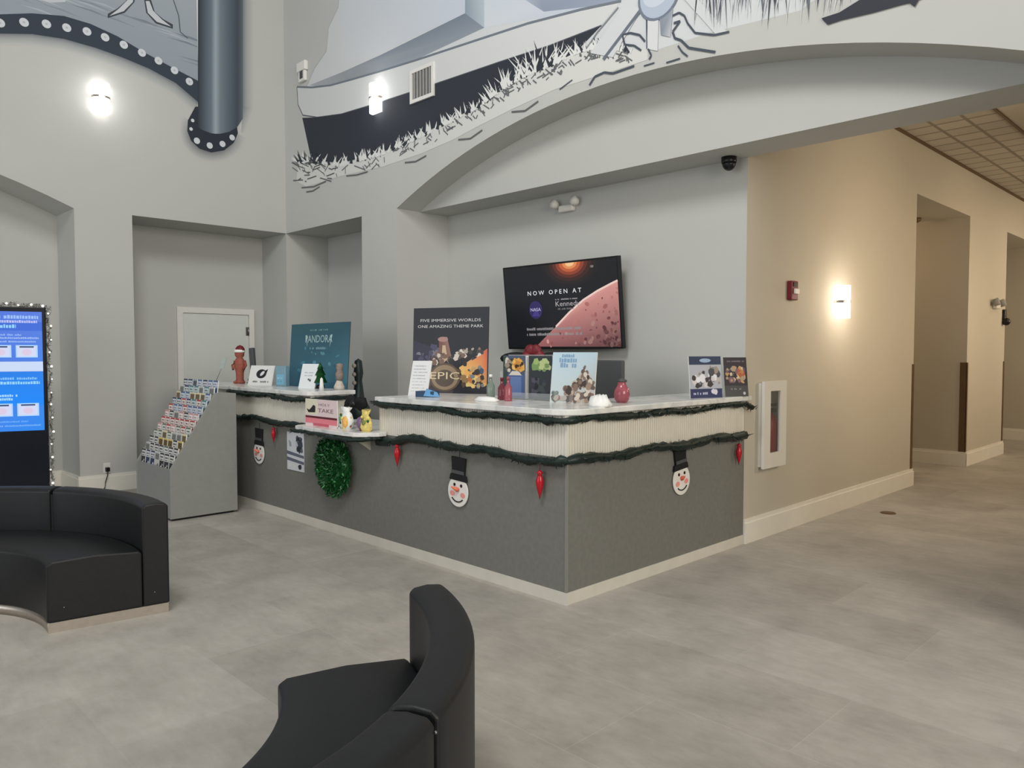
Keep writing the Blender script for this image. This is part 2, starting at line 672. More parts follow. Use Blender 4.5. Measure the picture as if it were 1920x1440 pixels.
def baseboard(name, segs, h=0.19, t=0.022):
    b = BM()
    for (x0, y0, x1, y1) in segs:
        bx(b, (x0, y0, 0), (x1, y1, h - 0.03))
        # narrower moulded top
        dx, dy = abs(x1 - x0), abs(y1 - y0)
        if dx < dy:
            s_ = t * 0.45
            bx(b, (x0, y0, h - 0.03), (x1 - s_ if x1 > x0 else x1 + s_, y1, h))
        else:
            s_ = t * 0.45
            bx(b, (x0, y0, h - 0.03), (x1, y1 - s_ if y1 > y0 else y1 + s_, h))
    return struct(name, b, M['trim'])


baseboard('baseboard_right', [(0, YT, 0.022, 5.90), (0, 7.88, 0.022, 9.77), (0, 12.0, 0.022, 14.4)])
baseboard('baseboard_passage', [(-3, 7.9, 0.022, 7.878), (-3, 12.0, 0.022, 11.978)])
baseboard('baseboard_left', [(XL, -1.02, XL + 0.022, -0.41), (-6.6, -0.43, -6.578, 0.26), (-6.6, -6.7, -6.578, -1.0)])
baseboard('baseboard_column', [(-6.57, -1.0, XL - 0.001, -1.022)])
baseboard('baseboard_back', [(-4.25, YB, -3.58, YB - 0.022), (XL, 2.0, -4.25, 1.978)])

# door in the recess of the left wall
XD = -6.6
b = BM()
bx(b, (XD, 0.27, 0), (XD + 0.035, 0.34, 2.06))
bx(b, (XD, 1.19, 0), (XD + 0.035, 1.26, 2.06))
bx(b, (XD, 0.34, 1.99), (XD + 0.035, 1.19, 2.06))
fr = struct('trim_3', b, M['white'])
b = BM()
bx(b, (XD, 0.343, 0.01), (XD + 0.018, 1.187, 1.987))
dr = struct('door_1', b, M['door'], 0.003)
for z in (0.25, 1.0, 1.72):
    b = BM()
    tube(b, [(XD + 0.024, 1.185, z), (XD + 0.024, 1.185, z + 0.11)], 0.012, 8)
    bx(b, (XD + 0.018, 1.15, z), (XD + 0.021, 1.185, z + 0.11))
    obj('hinge', b, M['chrome'], dr)
b = BM()
tube(b, [(XD + 0.018, 0.40, 1.0), (XD + 0.07, 0.40, 1.0)], 0.012)
tube(b, [(XD + 0.065, 0.40, 1.0), (XD + 0.065, 0.52, 1.0)], 0.01)
obj('handle', b, M['chrome'], dr)

# ============================================================ MURALS (paint on the walls)
MX = -5.95


def A1(p):
    q = onx(p[0], p[1], MX)
    return (q.y, q.z)


def A2(p):
    q = ony(p[0], p[1], YB)
    return (q.x, q.z)


art = Art((MX, 0, 0), (0, 1, 0), (0, 0, 1), 0.0004)
top = [(-140, 40), (-60, 30), (0, 27), (60, 25), (120, 30), (170, 45), (220, 68), (270, 98), (320, 125), (374, 153)]
low = [(388, 218), (372, 192), (330, 156), (280, 129), (230, 108), (180, 90), (120, 73), (60, 64), (0, 63), (-60, 66), (-140, 74)]
art.poly([A1(p) for p in top + [(366, -90), (-140, -90)]], [(148, 157, 166)] * 10 + [(168, 176, 184), (140, 150, 160)])
art.lay()
# loose brushed folds
for i in range(26):
    rr = random.Random(i)
    x = rr.uniform(-60, 350)
    y = 25 + max(0, (x - 100) * 0.42) - rr.uniform(12, 60)
    g = rr.choice([(122, 132, 143), (170, 178, 186), (134, 143, 153)])
    art.poly([A1(p) for p in [(x, y), (x + 40, y + 10), (x + 85, y + 30), (x + 45, y + 15)]], g)
art.lay()
# plain scroll shapes on the drapery
for (cx, cy, sc, flip) in ((228, 12, 1.0, 1), (298, 32, 1.0, -1)):
    out = [(cx + flip * dx * sc, cy + dy * sc) for dx, dy in ((28, -34), (24, -8), (6, 12), (-26, 22), (-26, 14), (-8, 4), (8, -10), (16, -36))]
    art.poly([A1(p) for p in out], (60, 68, 77))
    inn = [(cx + flip * dx * sc, cy + dy * sc) for dx, dy in ((25, -30), (21, -8), (4, 9), (-23, 18), (-6, 5), (11, -12), (18, -30))]
    art.poly([A1(p) for p in inn], (198, 203, 207))
art.poly([A1(p) for p in [(70, -12), (128, -12), (122, 4), (95, 5), (74, 0)]], (190, 196, 201))
art.line([A1(p) for p in [(325, 0), (335, 30), (338, 60), (352, 72)]], 0.012, (84, 93, 102))
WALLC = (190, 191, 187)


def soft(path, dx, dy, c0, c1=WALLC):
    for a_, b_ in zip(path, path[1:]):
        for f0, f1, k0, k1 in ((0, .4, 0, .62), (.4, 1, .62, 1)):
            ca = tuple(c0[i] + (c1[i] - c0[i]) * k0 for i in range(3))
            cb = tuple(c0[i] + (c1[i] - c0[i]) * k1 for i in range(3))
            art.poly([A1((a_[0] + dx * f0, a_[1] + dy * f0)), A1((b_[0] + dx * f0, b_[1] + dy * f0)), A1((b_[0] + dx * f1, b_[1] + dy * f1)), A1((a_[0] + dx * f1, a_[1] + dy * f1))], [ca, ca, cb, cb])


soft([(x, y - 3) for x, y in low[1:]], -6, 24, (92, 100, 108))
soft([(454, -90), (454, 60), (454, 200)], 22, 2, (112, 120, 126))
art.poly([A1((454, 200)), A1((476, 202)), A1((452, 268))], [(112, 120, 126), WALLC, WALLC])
NH = 26
for i in range(NH):
    q0, q1 = R(8 + 196 * i / NH), R(8 + 196 * (i + 1) / NH)
    f0, f1 = [math.sin(PI * min(1, max(0, v / NH))) ** .5 for v in (i, i + 1)]
    ci = [tuple(WALLC[k] + (104 + 4 * k - WALLC[k]) * f for k in range(3)) for f in (f0, f1)]
    pin = [(400 + 45 * math.cos(q), 242 + 41 * math.sin(q)) for q in (q0, q1)]
    pou = [(400 + 64 * math.cos(q), 242 + 62 * math.sin(q)) for q in (q0, q1)]
    art.poly([A1(pin[0]), A1(pin[1]), A1(pou[1]), A1(pou[0])], [ci[0], ci[1], WALLC, WALLC])
art.lay()
art.poly([A1(p) for p in top + low], (50, 60, 72))
art.poly([A1(p) for p in [(366, -90), (374, -90), (378, 158), (372, 152)]], (214, 218, 221))
art.lay()
for p in ((-44, 46), (0, 43), (45, 42), (87, 45), (125, 52), (163, 59), (197, 70), (232, 84), (266, 99), (297, 114), (327, 132), (355, 153)):
    y, z = A1(p)
    art.disc(y, z, 0.042, 0.042, (206, 211, 215))
    art.disc(y, z, 0.012, 0.012, (180, 186, 191))
# painted column with its rounded dotted foot
art.lay()
foot = [(366, 200), (352, 226), (351, 246), (358, 264), (374, 279), (396, 286), (420, 282), (438, 268), (446, 250), (444, 236), (430, 200)]
art.poly([A1(p) for p in foot], (38, 46, 57))
art.lay()
stops = [(371, (42, 52, 62)), (380, (70, 82, 92)), (396, (104, 118, 128)), (404, (152, 166, 174)), (413, (112, 125, 134)), (430, (84, 97, 108)), (445, (62, 73, 84)), (455, (92, 101, 108))]
for (xa, ca), (xb, cb) in zip(stops, stops[1:]):
    ya, yb_ = [215 + 36 * math.sqrt(max(0, 1 - ((x - 408) / 48.0) ** 2)) for x in (xa, xb)]
    art.poly([A1(p) for p in [(xa, -90), (xb, -90), (xb, yb_), (xa, ya)]], [ca, cb, cb, ca])
art.lay()
for p, r in (((361, 226), .02), ((358, 242), .02), ((369, 264), .036), ((393, 273), .036), ((417, 270), .036), ((435, 258), .034)):
    y, z = A1(p)
    art.disc(y, z, r, r, (206, 211, 215))
tag(art.done('wall_mural', M['mural']), 'grey painted mural of a dotted arch band and rounded column on the left wall', 'mural', 'black and white wall murals')

art = Art((0, YB, 0), (1, 0, 0), (0, 0, 1), 0.0004)
cloud = [(575, 162), (590, 128), (612, 96), (616, 52), (634, 14), (640, -70), (1620, -70), (1500, 20), (1330, 62), (1180, 110), (1000, 170), (700, 190)]
art.poly([A2(p) for p in cloud], (205, 209, 210))
art.line([A2(p) for p in cloud[:6]], 0.012, (168, 172, 174))
art.lay()
art.poly([A2(p) for p in [(640, -70), (872, -70), (872, 26), (700, 104), (640, 120)]], [(200, 207, 215), (196, 204, 216), (196, 204, 216), (206, 210, 214), (207, 211, 212)])
art.poly([A2(p) for p in [(872, -70), (908, -70), (908, 52), (872, 26)]], [(150, 164, 176), (186, 197, 206), (176, 188, 198), (140, 154, 166)])
art.poly([A2(p) for p in [(908, -70), (1190, -70), (1150, 10), (908, 52)]], [(196, 206, 215), (190, 196, 210), (184, 192, 206), (206, 213, 219)])
art.poly([A2(p) for p in [(1000, -70), (1230, -70), (1160, 6), (1020, 22), (985, 0)]], [(160, 170, 190), (150, 160, 180), (150, 160, 178), (140, 150, 168), (170, 178, 194)])
art.lay()
art.poly([A2(p) for p in [(580, 160), (640, 136), (712, 104), (872, 25), (908, 52), (780, 112), (660, 150), (610, 164)]], [(170, 174, 178), (150, 156, 162), (132, 141, 152), (118, 130, 143), (138, 148, 160), (150, 158, 168), (146, 152, 158), (168, 172, 175)])
art.lay()
rail_t = [(557, 163), (585, 164), (620, 160), (660, 149), (712, 134), (780, 113), (880, 80), (990, 44), (1090, 18), (1165, 2)]
rail_b = [(1128, 48), (1030, 86), (935, 117), (850, 146), (770, 173), (700, 196), (640, 214), (595, 220), (568, 216), (559, 196)]
art.poly([A2(p) for p in rail_t + rail_b], (208, 210, 209))
art.line([A2(p) for p in rail_t], 0.022, (112, 120, 130))
art.line([A2(p) for p in [rail_t[0]] + rail_b[::-1]], 0.014, (92, 98, 106))
# dark hull
hull_bot = [(584, 300), (640, 306), (720, 284), (790, 252), (850, 222), (900, 198), (940, 168), (990, 138), (1040, 122), (1080, 98), (1128, 50)]
art.poly([A2(p) for p in [(567, 221)] + rail_b[::-1][2:] + hull_bot[::-1][1:]], (42, 48, 58))
art.lay()
# bank of grass tufts under the hull
bank = [(560, 300), (584, 302), (640, 308), (720, 286), (790, 254), (850, 224), (900, 198), (940, 166), (990, 138), (1040, 118), (1085, 96), (1130, 84), (1180, 96), (1215, 88)]
under = [(1215, 112), (1130, 140), (1040, 168), (960, 205), (900, 235), (850, 262), (790, 288), (720, 312), (640, 330), (575, 350), (556, 340)]
art.poly([A2(p) for p in bank + under], (210, 211, 207))
art.lay()


def along(path, t):
    n = len(path) - 1
    i = min(int(t * n), n - 1)
    f = t * n - i
    return (path[i][0] + (path[i + 1][0] - path[i][0]) * f, path[i][1] + (path[i + 1][1] - path[i][1]) * f)


rg = random.Random(3)
for i in range(330):
    t = rg.uniform(0.0, 0.93)
    p = along(bank, t)
    big = 1.0 + 2.0 * max(0, 1 - abs(t - 0.63) / 0.16)
    L = rg.uniform(9, 21) * big
    an = R(rg.uniform(40, 150)) if t > 0.08 else R(rg.uniform(70, 200))
    dx, dy = math.cos(an), -math.sin(an)
    wdt = rg.uniform(2.0, 3.6)
    c = (222, 223, 221) if rg.random() < 0.74 else (44, 50, 58)
    art.poly([A2(q) for q in [(p[0] - dy * wdt, p[1] + dx * wdt + 4), (p[0] + dy * wdt, p[1] - dx * wdt + 4), (p[0] + dx * L, p[1] + dy * L)]], c)
    if rg.random() < 0.55:
        o_ = rg.uniform(6, 26)
        art.line([A2((p[0] + rg.uniform(-6, 6), p[1] + o_)), A2((p[0] + rg.uniform(8, 22) * dx, p[1] + o_ - rg.uniform(4, 12)))], 0.011, (98, 101, 104))
for i in range(16):
    x = rg.uniform(556, 640)
    y = rg.uniform(296, 345)
    art.line([A2((x, y)), A2((x - rg.uniform(-14, 22), y + rg.uniform(-8, 6)))], 0.012, (88, 90, 92))
for sx_ in ((566, 352, 612, 340), (575, 360, 600, 350), (650, 330, 690, 322), (760, 305, 800, 292), (860, 262, 905, 244), (960, 210, 1010, 190)):
    art.line([A2(sx_[:2]), A2(((sx_[0] + sx_[2]) / 2, sx_[1] - 2)), A2(sx_[2:])], 0.014, (96, 98, 98))
art.lay()
# paddle planks, hub and roots
art.poly([A2(p) for p in [(1168, 12), (1206, 14), (1150, 108), (1108, 100)]], (207, 210, 212))
art.line([A2(p) for p in [(1206, 14), (1170, 62), (1132, 112)]], 0.03, (104, 113, 124))
art.line([A2(p) for p in [(1160, 14), (1120, 62), (1100, 92)]], 0.012, (130, 137, 145))
art.poly([A2(p) for p in [(1216, 22), (1236, 24), (1234, 96), (1214, 92)]], (212, 214, 214))
art.poly([A2(p) for p in [(1237, 22), (1263, 14), (1258, 70), (1240, 66)]], [(140, 148, 160), (150, 158, 168), (190, 194, 198), (130, 138, 150)])
art.poly([A2(p) for p in [(1276, -10), (1300, -12), (1366, 62), (1342, 64)]], (206, 209, 210))
for ln, wd_ in (([(1203, 95), (1190, 86), (1172, 84), (1168, 66), (1182, 62), (1200, 66), (1210, 78)], .022), ([(1216, 92), (1222, 104), (1218, 112)], .02), ([(1214, 92), (1213, 30)], .014),
                ([(1262, 30), (1274, 24), (1284, 30), (1290, 44), (1304, 62), (1340, 66), (1368, 60)], .02), ([(1264, 44), (1276, 40), (1262, 60), (1266, 72), (1278, 76), (1292, 90), (1342, 98)], .024),
                ([(1272, 86), (1280, 98), (1290, 106)], .018), ([(1106, 160), (1116, 144), (1134, 136), (1150, 138), (1190, 124)], .024), ([(1208, 124), (1228, 118)], .014), ([(1250, 118), (1276, 110)], .016), ([(1050, 168), (1074, 150)], .014)):
    art.line([A2(p) for p in ln], wd_ * .7, (70, 78, 90))
art.lay()
hx, hz = A2((1236, -10))
art.disc(hx, hz, 0.185, 0.185, (112, 122, 138), 28)
art.lay()
art.disc(hx, hz, 0.165, 0.165, (176, 187, 202), 28)
art.disc(hx - 0.02, hz + 0.02, 0.12, 0.10, (196, 205, 216), 24)
# tall reeds at right and the dark log
for i in range(120):
    x = rg.uniform(1300, 1600)
    y0 = -70
    y1 = rg.uniform(0, 62) - max(0, (x - 1450) * 0.25)
    sl = rg.uniform(-12, 22)
    c = rg.choice([(48, 56, 68), (84, 92, 104), (210, 212, 214), (216, 217, 217)])
    a_ = rg.uniform(1.2, 4.0)
    art.poly([A2(p) for p in [(x + sl - a_, y0), (x + sl + a_, y0), (x, y1)]], c)
art.lay()
art.poly([A2(p) for p in [(1541, 35), (1553, 47), (1580, 38), (1640, 24), (1690, 10), (1722, 2), (1800, -40), (1700, -50), (1620, -4), (1575, 24)]], (52, 54, 64))
art.poly([A2(p) for p in [(1706, 6), (1716, 14), (1724, 0)]], (52, 54, 64))
tag(art.done('wall_mural', M['mural']), 'black and white painted mural of a long boat hull in grass over the wide arch', 'mural', 'black and white wall murals')

# ============================================================ WALL FIXTURES


def sconce(loc, axis, label, m, power, col, hh=0.30, rr=0.085):
    rz = 0 if axis == 'y' else R(90)
    t = thing('wall_sconce', label, 'wall lamp', loc, rz, 'glowing wall sconces')
    b = BM()
    bx(b, (-0.05, -0.02, -hh * 0.42), (0.05, 0.0, hh * 0.42))
    obj('wall_plate', b, M['gloss'], t)
    b = BM()
    for z0, z1 in ((-hh / 2, -0.012), (0.012, hh / 2)):
        pts = [(rr * math.cos(PI + PI * i / 14), rr * math.sin(PI + PI * i / 14) * 1.0 - 0.02, z0) for i in range(15)]
        prism(b, pts, (0, 0, z1 - z0))
    obj('lamp_shade', b, m, t)
    b = BM()
    pts = [((rr + .006) * math.cos(PI + PI * i / 14), (rr + .006) * math.sin(PI + PI * i / 14) - 0.02, -0.012) for i in range(15)]
    prism(b, pts, (0, 0, 0.024))
    obj('band', b, M['steel'], t)
    l = bpy.data.lights.new('sconce_light', 'POINT')
    l.energy = power
    l.color = col
    l.shadow_soft_size = 0.12
    lo = bpy.data.objects.new('sconce_light', l)
    COL.objects.link(lo)
    off = Vector((0, -0.26, 0)) if axis == 'y' else Vector((0.26, 0, 0))
    lo.location = Vector(loc) + off
    return t


sconce((XL, -0.726, 4.19), 'x', 'glowing white wall sconce below the dotted arch band of the left mural', M['sconce'], 1.6, (0.93, 0.95, 1.0))
sconce((-3.905, YB, 4.19), 'y', 'glowing white wall sconce on the dark boat hull of the mural', M['sconce'], 1.6, (0.93, 0.95, 1.0))
sconce((0, 3.815, 1.97), 'x', 'glowing white wall sconce on the beige wall right of the desk', M['sconcewarm'], 8, (1.0, 0.86, 0.70))

# air vent on the mural wall
t = thing('air_vent', 'white square air vent grille on the boat mural', 'vent', (-3.15, YB, 4.17))
b = BM()
for a_, c_ in (((-.19, -.02, -.165), (-.155, 0, .165)), ((.155, -.02, -.165), (.19, 0, .165)), ((-.155, -.02, -.165), (.155, 0, -.13)), ((-.155, -.02, .13), (.155, 0, .165))):
    bx(b, a_, c_)
obj('frame', b, M['white'], t)
b = BM()
bx(b, (-.155, -.004, -.13), (.155, -.0025, .13))
obj('backing', b, M['darkgrey'], t)
b = BM()
for i in range(6):
    x = -.135 + i * .049
    bx(b, (x, -.016, -.13), (x + .026, -.006, .13))
obj('slat', b, M['grey'], t)

# small wall box at the boat's bow
t = thing('motion_detector', 'small white wall box with a dark slot at the bow of the boat mural', 'sensor', (-5.46, YB, 4.88))
b = BM()
bx(b, (-.10, -.05, .0), (.10, 0, .11))
bx(b, (-.075, -.04, -.12), (.075, 0, .0))
obj('housing', b, M['white'], t, 0.01)
b = BM()
bx(b, (-.035, -.043, -.09), (.035, -.039, .0))
obj('dark_slot', b, M['darkgrey'], t)

# emergency light above the television
t = thing('emergency_light', 'white twin head emergency light high above the television', 'emergency light', (-1.83, YT, 2.87))
b = BM()
bx(b, (-.09, -.05, -.05), (.09, 0, .012))
obj('housing', b, M['gloss'], t, 0.012)
for s_ in (-1, 1):
    b = BM()
    lathe(b, [(0.02, 0), (0.036, 0.012), (0.042, 0.07), (0.0, 0.074)], 14)
    bmesh.ops.rotate(b, verts=b.verts, matrix=Matrix.Rotation(R(75), 3, 'X'))
    bmesh.ops.translate(b, verts=b.verts, vec=(s_ * .125, -.02, .02))
    obj('lamp_head', b, M['gloss'], t)

# dome camera under the beam
t = thing('security_camera', 'black dome security camera under the beam at the wall corner', 'camera', (-0.10, 1.985, ZH))
b = BM()
lathe(b, [(0.058, 0), (0.058, -0.04), (0.055, -0.045)], 20)
obj('mount', b, M['black'], t)
b = BM()
lathe(b, [(0.052 * math.cos(PI / 2 * i / 6), -0.045 - 0.058 * math.sin(PI / 2 * i / 6)) for i in range(7)], 20)
obj('dome', b, M['black'], t)

# fire alarm strobe
t = thing('fire_alarm_strobe', 'small red fire alarm strobe on the beige wall left of the sconce', 'alarm', (0, 2.83, 2.02), R(90))
b = BM()
bx(b, (-.06, -.045, -.08), (.06, 0, .08))
obj('housing', b, M['darkred'], t, 0.008)
b = BM()
bx(b, (-.03, -.065, -.03), (.045, -.045, .015))
obj('strobe_lens', b, M['gloss'], t, 0.006)
b = BM()
bx(b, (-.035, -.05, .03), (.035, -.045, .065))
obj('grille', b, M['black'], t)

# fittings on the far pier
t = thing('emergency_light', 'small twin head emergency light on the pier between the hall openings', 'emergency light', (0, 9.15, 2.17), R(90))
b = BM()
bx(b, (-.10, -.06, -.05), (.10, 0, .04))
obj('housing', b, M['gloss'], t, 0.012)
for s_ in (-1, 1):
    b = BM()
    lathe(b, [(0.02, 0), (0.05, 0.012), (0.055, 0.08), (0.0, 0.085)], 14)
    bmesh.ops.rotate(b, verts=b.verts, matrix=Matrix.Rotation(R(70), 3, 'X'))
    bmesh.ops.translate(b, verts=b.verts, vec=(s_ * .16, -.02, .02))
    obj('lamp_head', b, M['grey'], t)
t = thing('wall_phone', 'small black handset hung below the light on the pier between the hall openings', 'phone', (0, 9.62, 2.0), R(90))
b = BM()
bx(b, (-.035, -.04, -.02), (.035, 0, .13))
obj('receiver', b, M['black'], t, 0.01)
b = BM()
ball(b, (0, -.045, -.05), .055, sz=1.0)
obj('earpiece', b, M['black'], t)

# brown corner guards at the hall openings
for (y0, y1, xx, lab) in ((5.84, 5.88, 0, 'brown corner guard at the near edge of the first hall opening'), (7.862, 7.90, 0, 'brown corner guard at the far edge of the first hall opening'), (9.71, 9.75, 0, 'brown corner guard at the near edge of the second hall opening')):
    b = BM()
    if y1 == 7.90:
        bx(b, (-0.075, 7.893, .19), (0.006, 7.90, 1.37))
        bx(b, (0.0, 7.893, .19), (0.006, 7.95, 1.37))
    else:
        bx(b, (0, y1 - .05, .19), (.006, y1 + .006, 1.37))
        bx(b, (-.06, y1, .19), (.006, y1 + .006, 1.37))
    tag(obj('corner_guard', b, M['guard']), lab, 'corner guard', 'brown corner guards in the hall')
b = BM()
lathe(b, [(0.06, 0), (0.055, -.04), (0.02, -.06), (0, -.06)], 16, (-0.54, 7.55, 3.27))
tag(obj('smoke_detector', b, M['guard']), 'small dark detector on the ceiling inside the first hall opening', 'detector')
b = BM()
lathe(b, [(0.07, 0.0), (0.065, 0.006), (0.0, 0.007)], 18, (0.375, 4.11, 0))
tag(obj('floor_outlet_cover', b, M['guard']), 'dark round cover plate set in the hall floor', 'floor cover')

# fire extinguisher cabinet (half recessed) with an extinguisher behind its glass
t = thing('extinguisher_cabinet', 'pale fire extinguisher cabinet on the wall beside the desk end', 'cabinet', (0, 2.49, 0.92), R(90))
b = BM()
W, H, D = .178, .338, .035
bx(b, (-W, .14, -H), (W, .15, H))
bx(b, (-W, -D, -H), (-W + .015, .14, H))
bx(b, (W - .015, -D, -H), (W, .14, H))
bx(b, (-W + .015, -D, H - .015), (W - .015, .14, H))
bx(b, (-W + .015, -D, -H), (W - .015, .14, -H + .015))
obj('body', b, M['gloss'], t)
b = BM()
for a_, c_ in (((-W - .012, -D - .022, -H - .012), (-.085, -D, H + .012)), ((.085, -D - .022, -H - .012), (W + .012, -D, H + .012)), ((-.085, -D - .022, .27), (.085, -D, H + .012)), ((-.085, -D - .022, -H - .012), (.085, -D, -.23))):
    bx(b, a_, c_)
dd = obj('door', b, M['gloss'], t)
b = BM()
bx(b, (-.0848, -D - .012, -.23), (.0848, -D - .009, .27))
obj('pane', b, M['cabglass'], dd)
t = thing('fire_extinguisher', 'red fire extinguisher standing behind the cabinet glass', 'fire extinguisher', (-.034, 2.578, 0.598), R(90))
b = BM()
lathe(b, [(0, 0), (.05, .003), (.055, .02), (.055, .32), (.045, .37), (.018, .39), (.018, .41), (0, .41)], 18)
obj('cylinder', b, M['extinguisher'], t)
b = BM()
bx(b, (-.018, -.025, .41), (.06, .02, .44))
bx(b, (-.018, -.025, .46), (.06, .02, .48))
tube(b, [(-.018, -.01, .42), (-.06, -.02, .40), (-.072, -.02, .25), (-.07, -.02, .10)], .010)
obj('valve_and_hose', b, M['black'], t)

# outlet with plug and cord on the column
t = thing('power_outlet', 'wall outlet with a black plug and hanging cord on the left column', 'outlet', (XL, -0.74, 0.25), R(90))
b = BM()
bx(b, (-.035, -.006, -.05), (.035, 0, .06))
obj('cover_plate', b, M['white'], t, 0.003)
b = BM()
bx(b, (-.02, -.05, -.03), (.02, -.006, .015))
obj('plug', b, M['black'], t, 0.006)
b = BM()
tube(b, [(0, -.045, -.02), (-.01, -.055, -.07), (-.03, -.05, -.14), (-.04, -.06, -.20), (-.10, -.08, -.245), (-.3, -.1, -.245)], .005, 6)
obj('cord', b, M['black'], t)

# ============================================================ RECEPTION DESK
ZC = 1.165
desk = thing('reception_desk', 'long grey L shaped reception desk with a white ribbed band and pale kick board', 'reception desk', (0, 0, 0))
XE = -5.55
b = BM()
bx(b, (XE, 0, .075), (0, 0.05, .875))
obj('front_panel', b, M['desk'], desk)
b = BM()
bx(b, (-0.05, 0.05, .075), (0, YT - .005, .875))
obj('side_panel', b, M['desk'], desk)
b = BM()
bx(b, (XE, 0.05, .075), (XE + .05, .40, 1.12))
obj('end_panel', b, M['desk'], desk)
b = BM()
bx(b, (XE, -.006, 0), (.006, .05, .073))
bx(b, (-.05, .05, 0), (.006, YT - .005, .073))
obj('kick_board', b, M['kick'], desk)
b = BM()
bx(b, (-.012, -.0025, .075), (.0025, -.0003, .875))
bx(b, (.0003, -.0003, .075), (.0025, .012, .875))
obj('corner_trim', b, M['corner'], desk)
b = BM()
for x0, x1, zt in ((XE, -2.92, 1.125), (-1.91, -.0, 1.125)):
    bx(b, (x0, .0, .875), (x1, .05, zt))
bx(b, (-2.97, .05, .875), (-2.92, .40, 1.125))
bx(b, (-1.91, .05, .875), (-1.86, .60, 1.125))
n = int((0 - XE) / .024)
for i in range(n + 1):
    x = -.024 * (i + 1) + .006
    if -2.94 < x < -1.91:
        continue
    bx(b, (x + .003, -.0035, .877), (x + .022, 0, 1.123))
bx(b, (-.05, .05, .875), (0, YT - .005, 1.125))
for i in range(int(YT / .024)):
    y = i * .024 - .006
    if y + .022 < YT - .01:
        bx(b, (0, y + .003, .877), (.0035, y + .022, 1.123))
obj('ribbed_band', b, M['band'], desk)
b = BM()
bx(b, (XE + .06, .5, .70), (-.56, 1.05, .74))
bx(b, (-.56, .5, .70), (-.06, 2.0, .74))
obj('work_surface', b, M['desk'], desk)
b = BM()
sh = [(-2.80, -.20), (-2.76, -.245), (-2.05, -.245), (-1.93, -.225), (-1.84, -.165), (-1.80, -.08), (-1.80, -.012), (-1.915, -.012), (-1.915, .55), (-2.915, .55), (-2.915, -.012), (-2.80, -.012)]
prism(b, [(x, y, .868) for x, y in sh], (0, 0, .032))
obj('lower_shelf', b, M['marble'], desk, 0.004)
for x in (-2.6, -2.05):
    b = BM()
    prism(b, [(x, 0, .868), (x, -.18, .868), (x, 0, .74)], (.02, 0, 0))
    obj('shelf_bracket', b, M['kick'], desk)

b = BM()
prism(b, [(x, y, 1.127) for x, y in ((XE - .05, -.045), (-3.0, -.045), (-2.94, -.03), (-2.90, .0), (-2.885, .05), (-2.885, .42), (XE - .05, .42))], (0, 0, ZC - 1.127))
tag(obj('countertop', b, M['marble'], None, 0.006), 'white marble counter top on the left part of the desk behind the rack', 'counter top', 'marble counter tops of the desk')
b = BM()
cr = [(.045 - .16 + .16 * math.sin(a_), -.045 + .16 - .16 * math.cos(a_)) for a_ in [PI / 2 * i / 8 for i in range(9)]]
pl = [(-1.91, -.045)] + cr + [(.045, YT + .03), (0.004, YT + .03), (.004, YT - .004), (-.52, YT - .004), (-.52, .72), (-1.91, .72)]
prism(b, [(x, y, 1.127) for x, y in pl], (0, 0, ZC - 1.127))
tag(obj('countertop', b, M['marble'], None, 0.006), 'L shaped white marble counter top with rounded corner on the main desk', 'counter top', 'marble counter tops of the desk')


# ------------------------------------------------------------ garlands
def garland(path, label, rad=.022, seed=1, droop=.012):
    rr = random.Random(seed)
    pts = []
    for a_, c_ in zip(path, path[1:]):
        a_, c_ = Vector(a_), Vector(c_)
        n_ = max(2, int((c_ - a_).length / .05))
        for i in range(n_):
            p = a_.lerp(c_, i / n_)
            s_ = len(pts)
            pts.append(p + Vector((0, 0, droop * math.sin(s_ * .42 + seed) + droop * .6 * math.sin(s_ * .17) + rr.uniform(-.006, .006))))
    pts.append(Vector(path[-1]))
    b = BM()
    tube(b, pts, [rad * rr.uniform(.6, 1.05) for _ in pts], 7)
    for p in pts:
        for k in range(16):
            v = Vector((rr.uniform(-1, 1), rr.uniform(-1, 1), rr.uniform(-1, .7))).normalized()
            q = p + Vector((rr.uniform(-.025, .025), rr.uniform(-.01, .01), rr.uniform(-.01, .01)))
            s_ = v.cross(Vector((rr.uniform(-1, 1), rr.uniform(-1, 1), rr.uniform(-1, 1)))).normalized() * .005
            L = rad * rr.uniform(1.0, 1.6)
            b.faces.new([b.verts.new(q + s_), b.verts.new(q - s_), b.verts.new(q + v * L)])
    return tag(obj('garland', b, M['garland']), label, 'garland', 'dark green garlands on the desk')


garland([(-4.5, -.034, 1.105), (-3.0, -.034, 1.096), (-2.90, -.02, 1.096), (-2.885, .10, 1.10), (-2.885, .38, 1.105)], 'dark green garland under the left counter top edge', .026, 1, .006)
garland([(-1.93, -.034, 1.108), (-1.0, -.034, 1.098), (-.12, -.034, 1.098), (-.02, -.032, 1.098), (.03, .0, 1.098), (.034, .08, 1.098), (.034, 1.0, 1.095), (.034, YT - .06, 1.108), (.05, YT + .03, 1.07)], 'dark green garland under the main counter top edge and round its corner', .027, 2, .005)
garland([(-4.5, -.03, .875), (-3.4, -.03, .865), (-2.82, -.03, .86)], 'dark green garland on the lower edge of the white band left of the shelf', .028, 3, .010)
garland([(-1.88, -.03, .835), (-1.4, -.03, .866), (-.7, -.03, .862), (-.02, -.03, .855), (.03, .03, .855), (.03, .9, .862), (.03, 1.5, .872), (.03, YT - .05, .862)], 'dark green garland on the lower edge of the white band round the desk corner', .036, 4, .010)
garland([(-2.82, -.245, .858), (-2.3, -.262, .850), (-1.98, -.25, .850), (-1.82, -.15, .850), (-1.80, -.04, .845)], 'dark green garland along the underside of the low shelf', .018, 5, .004)


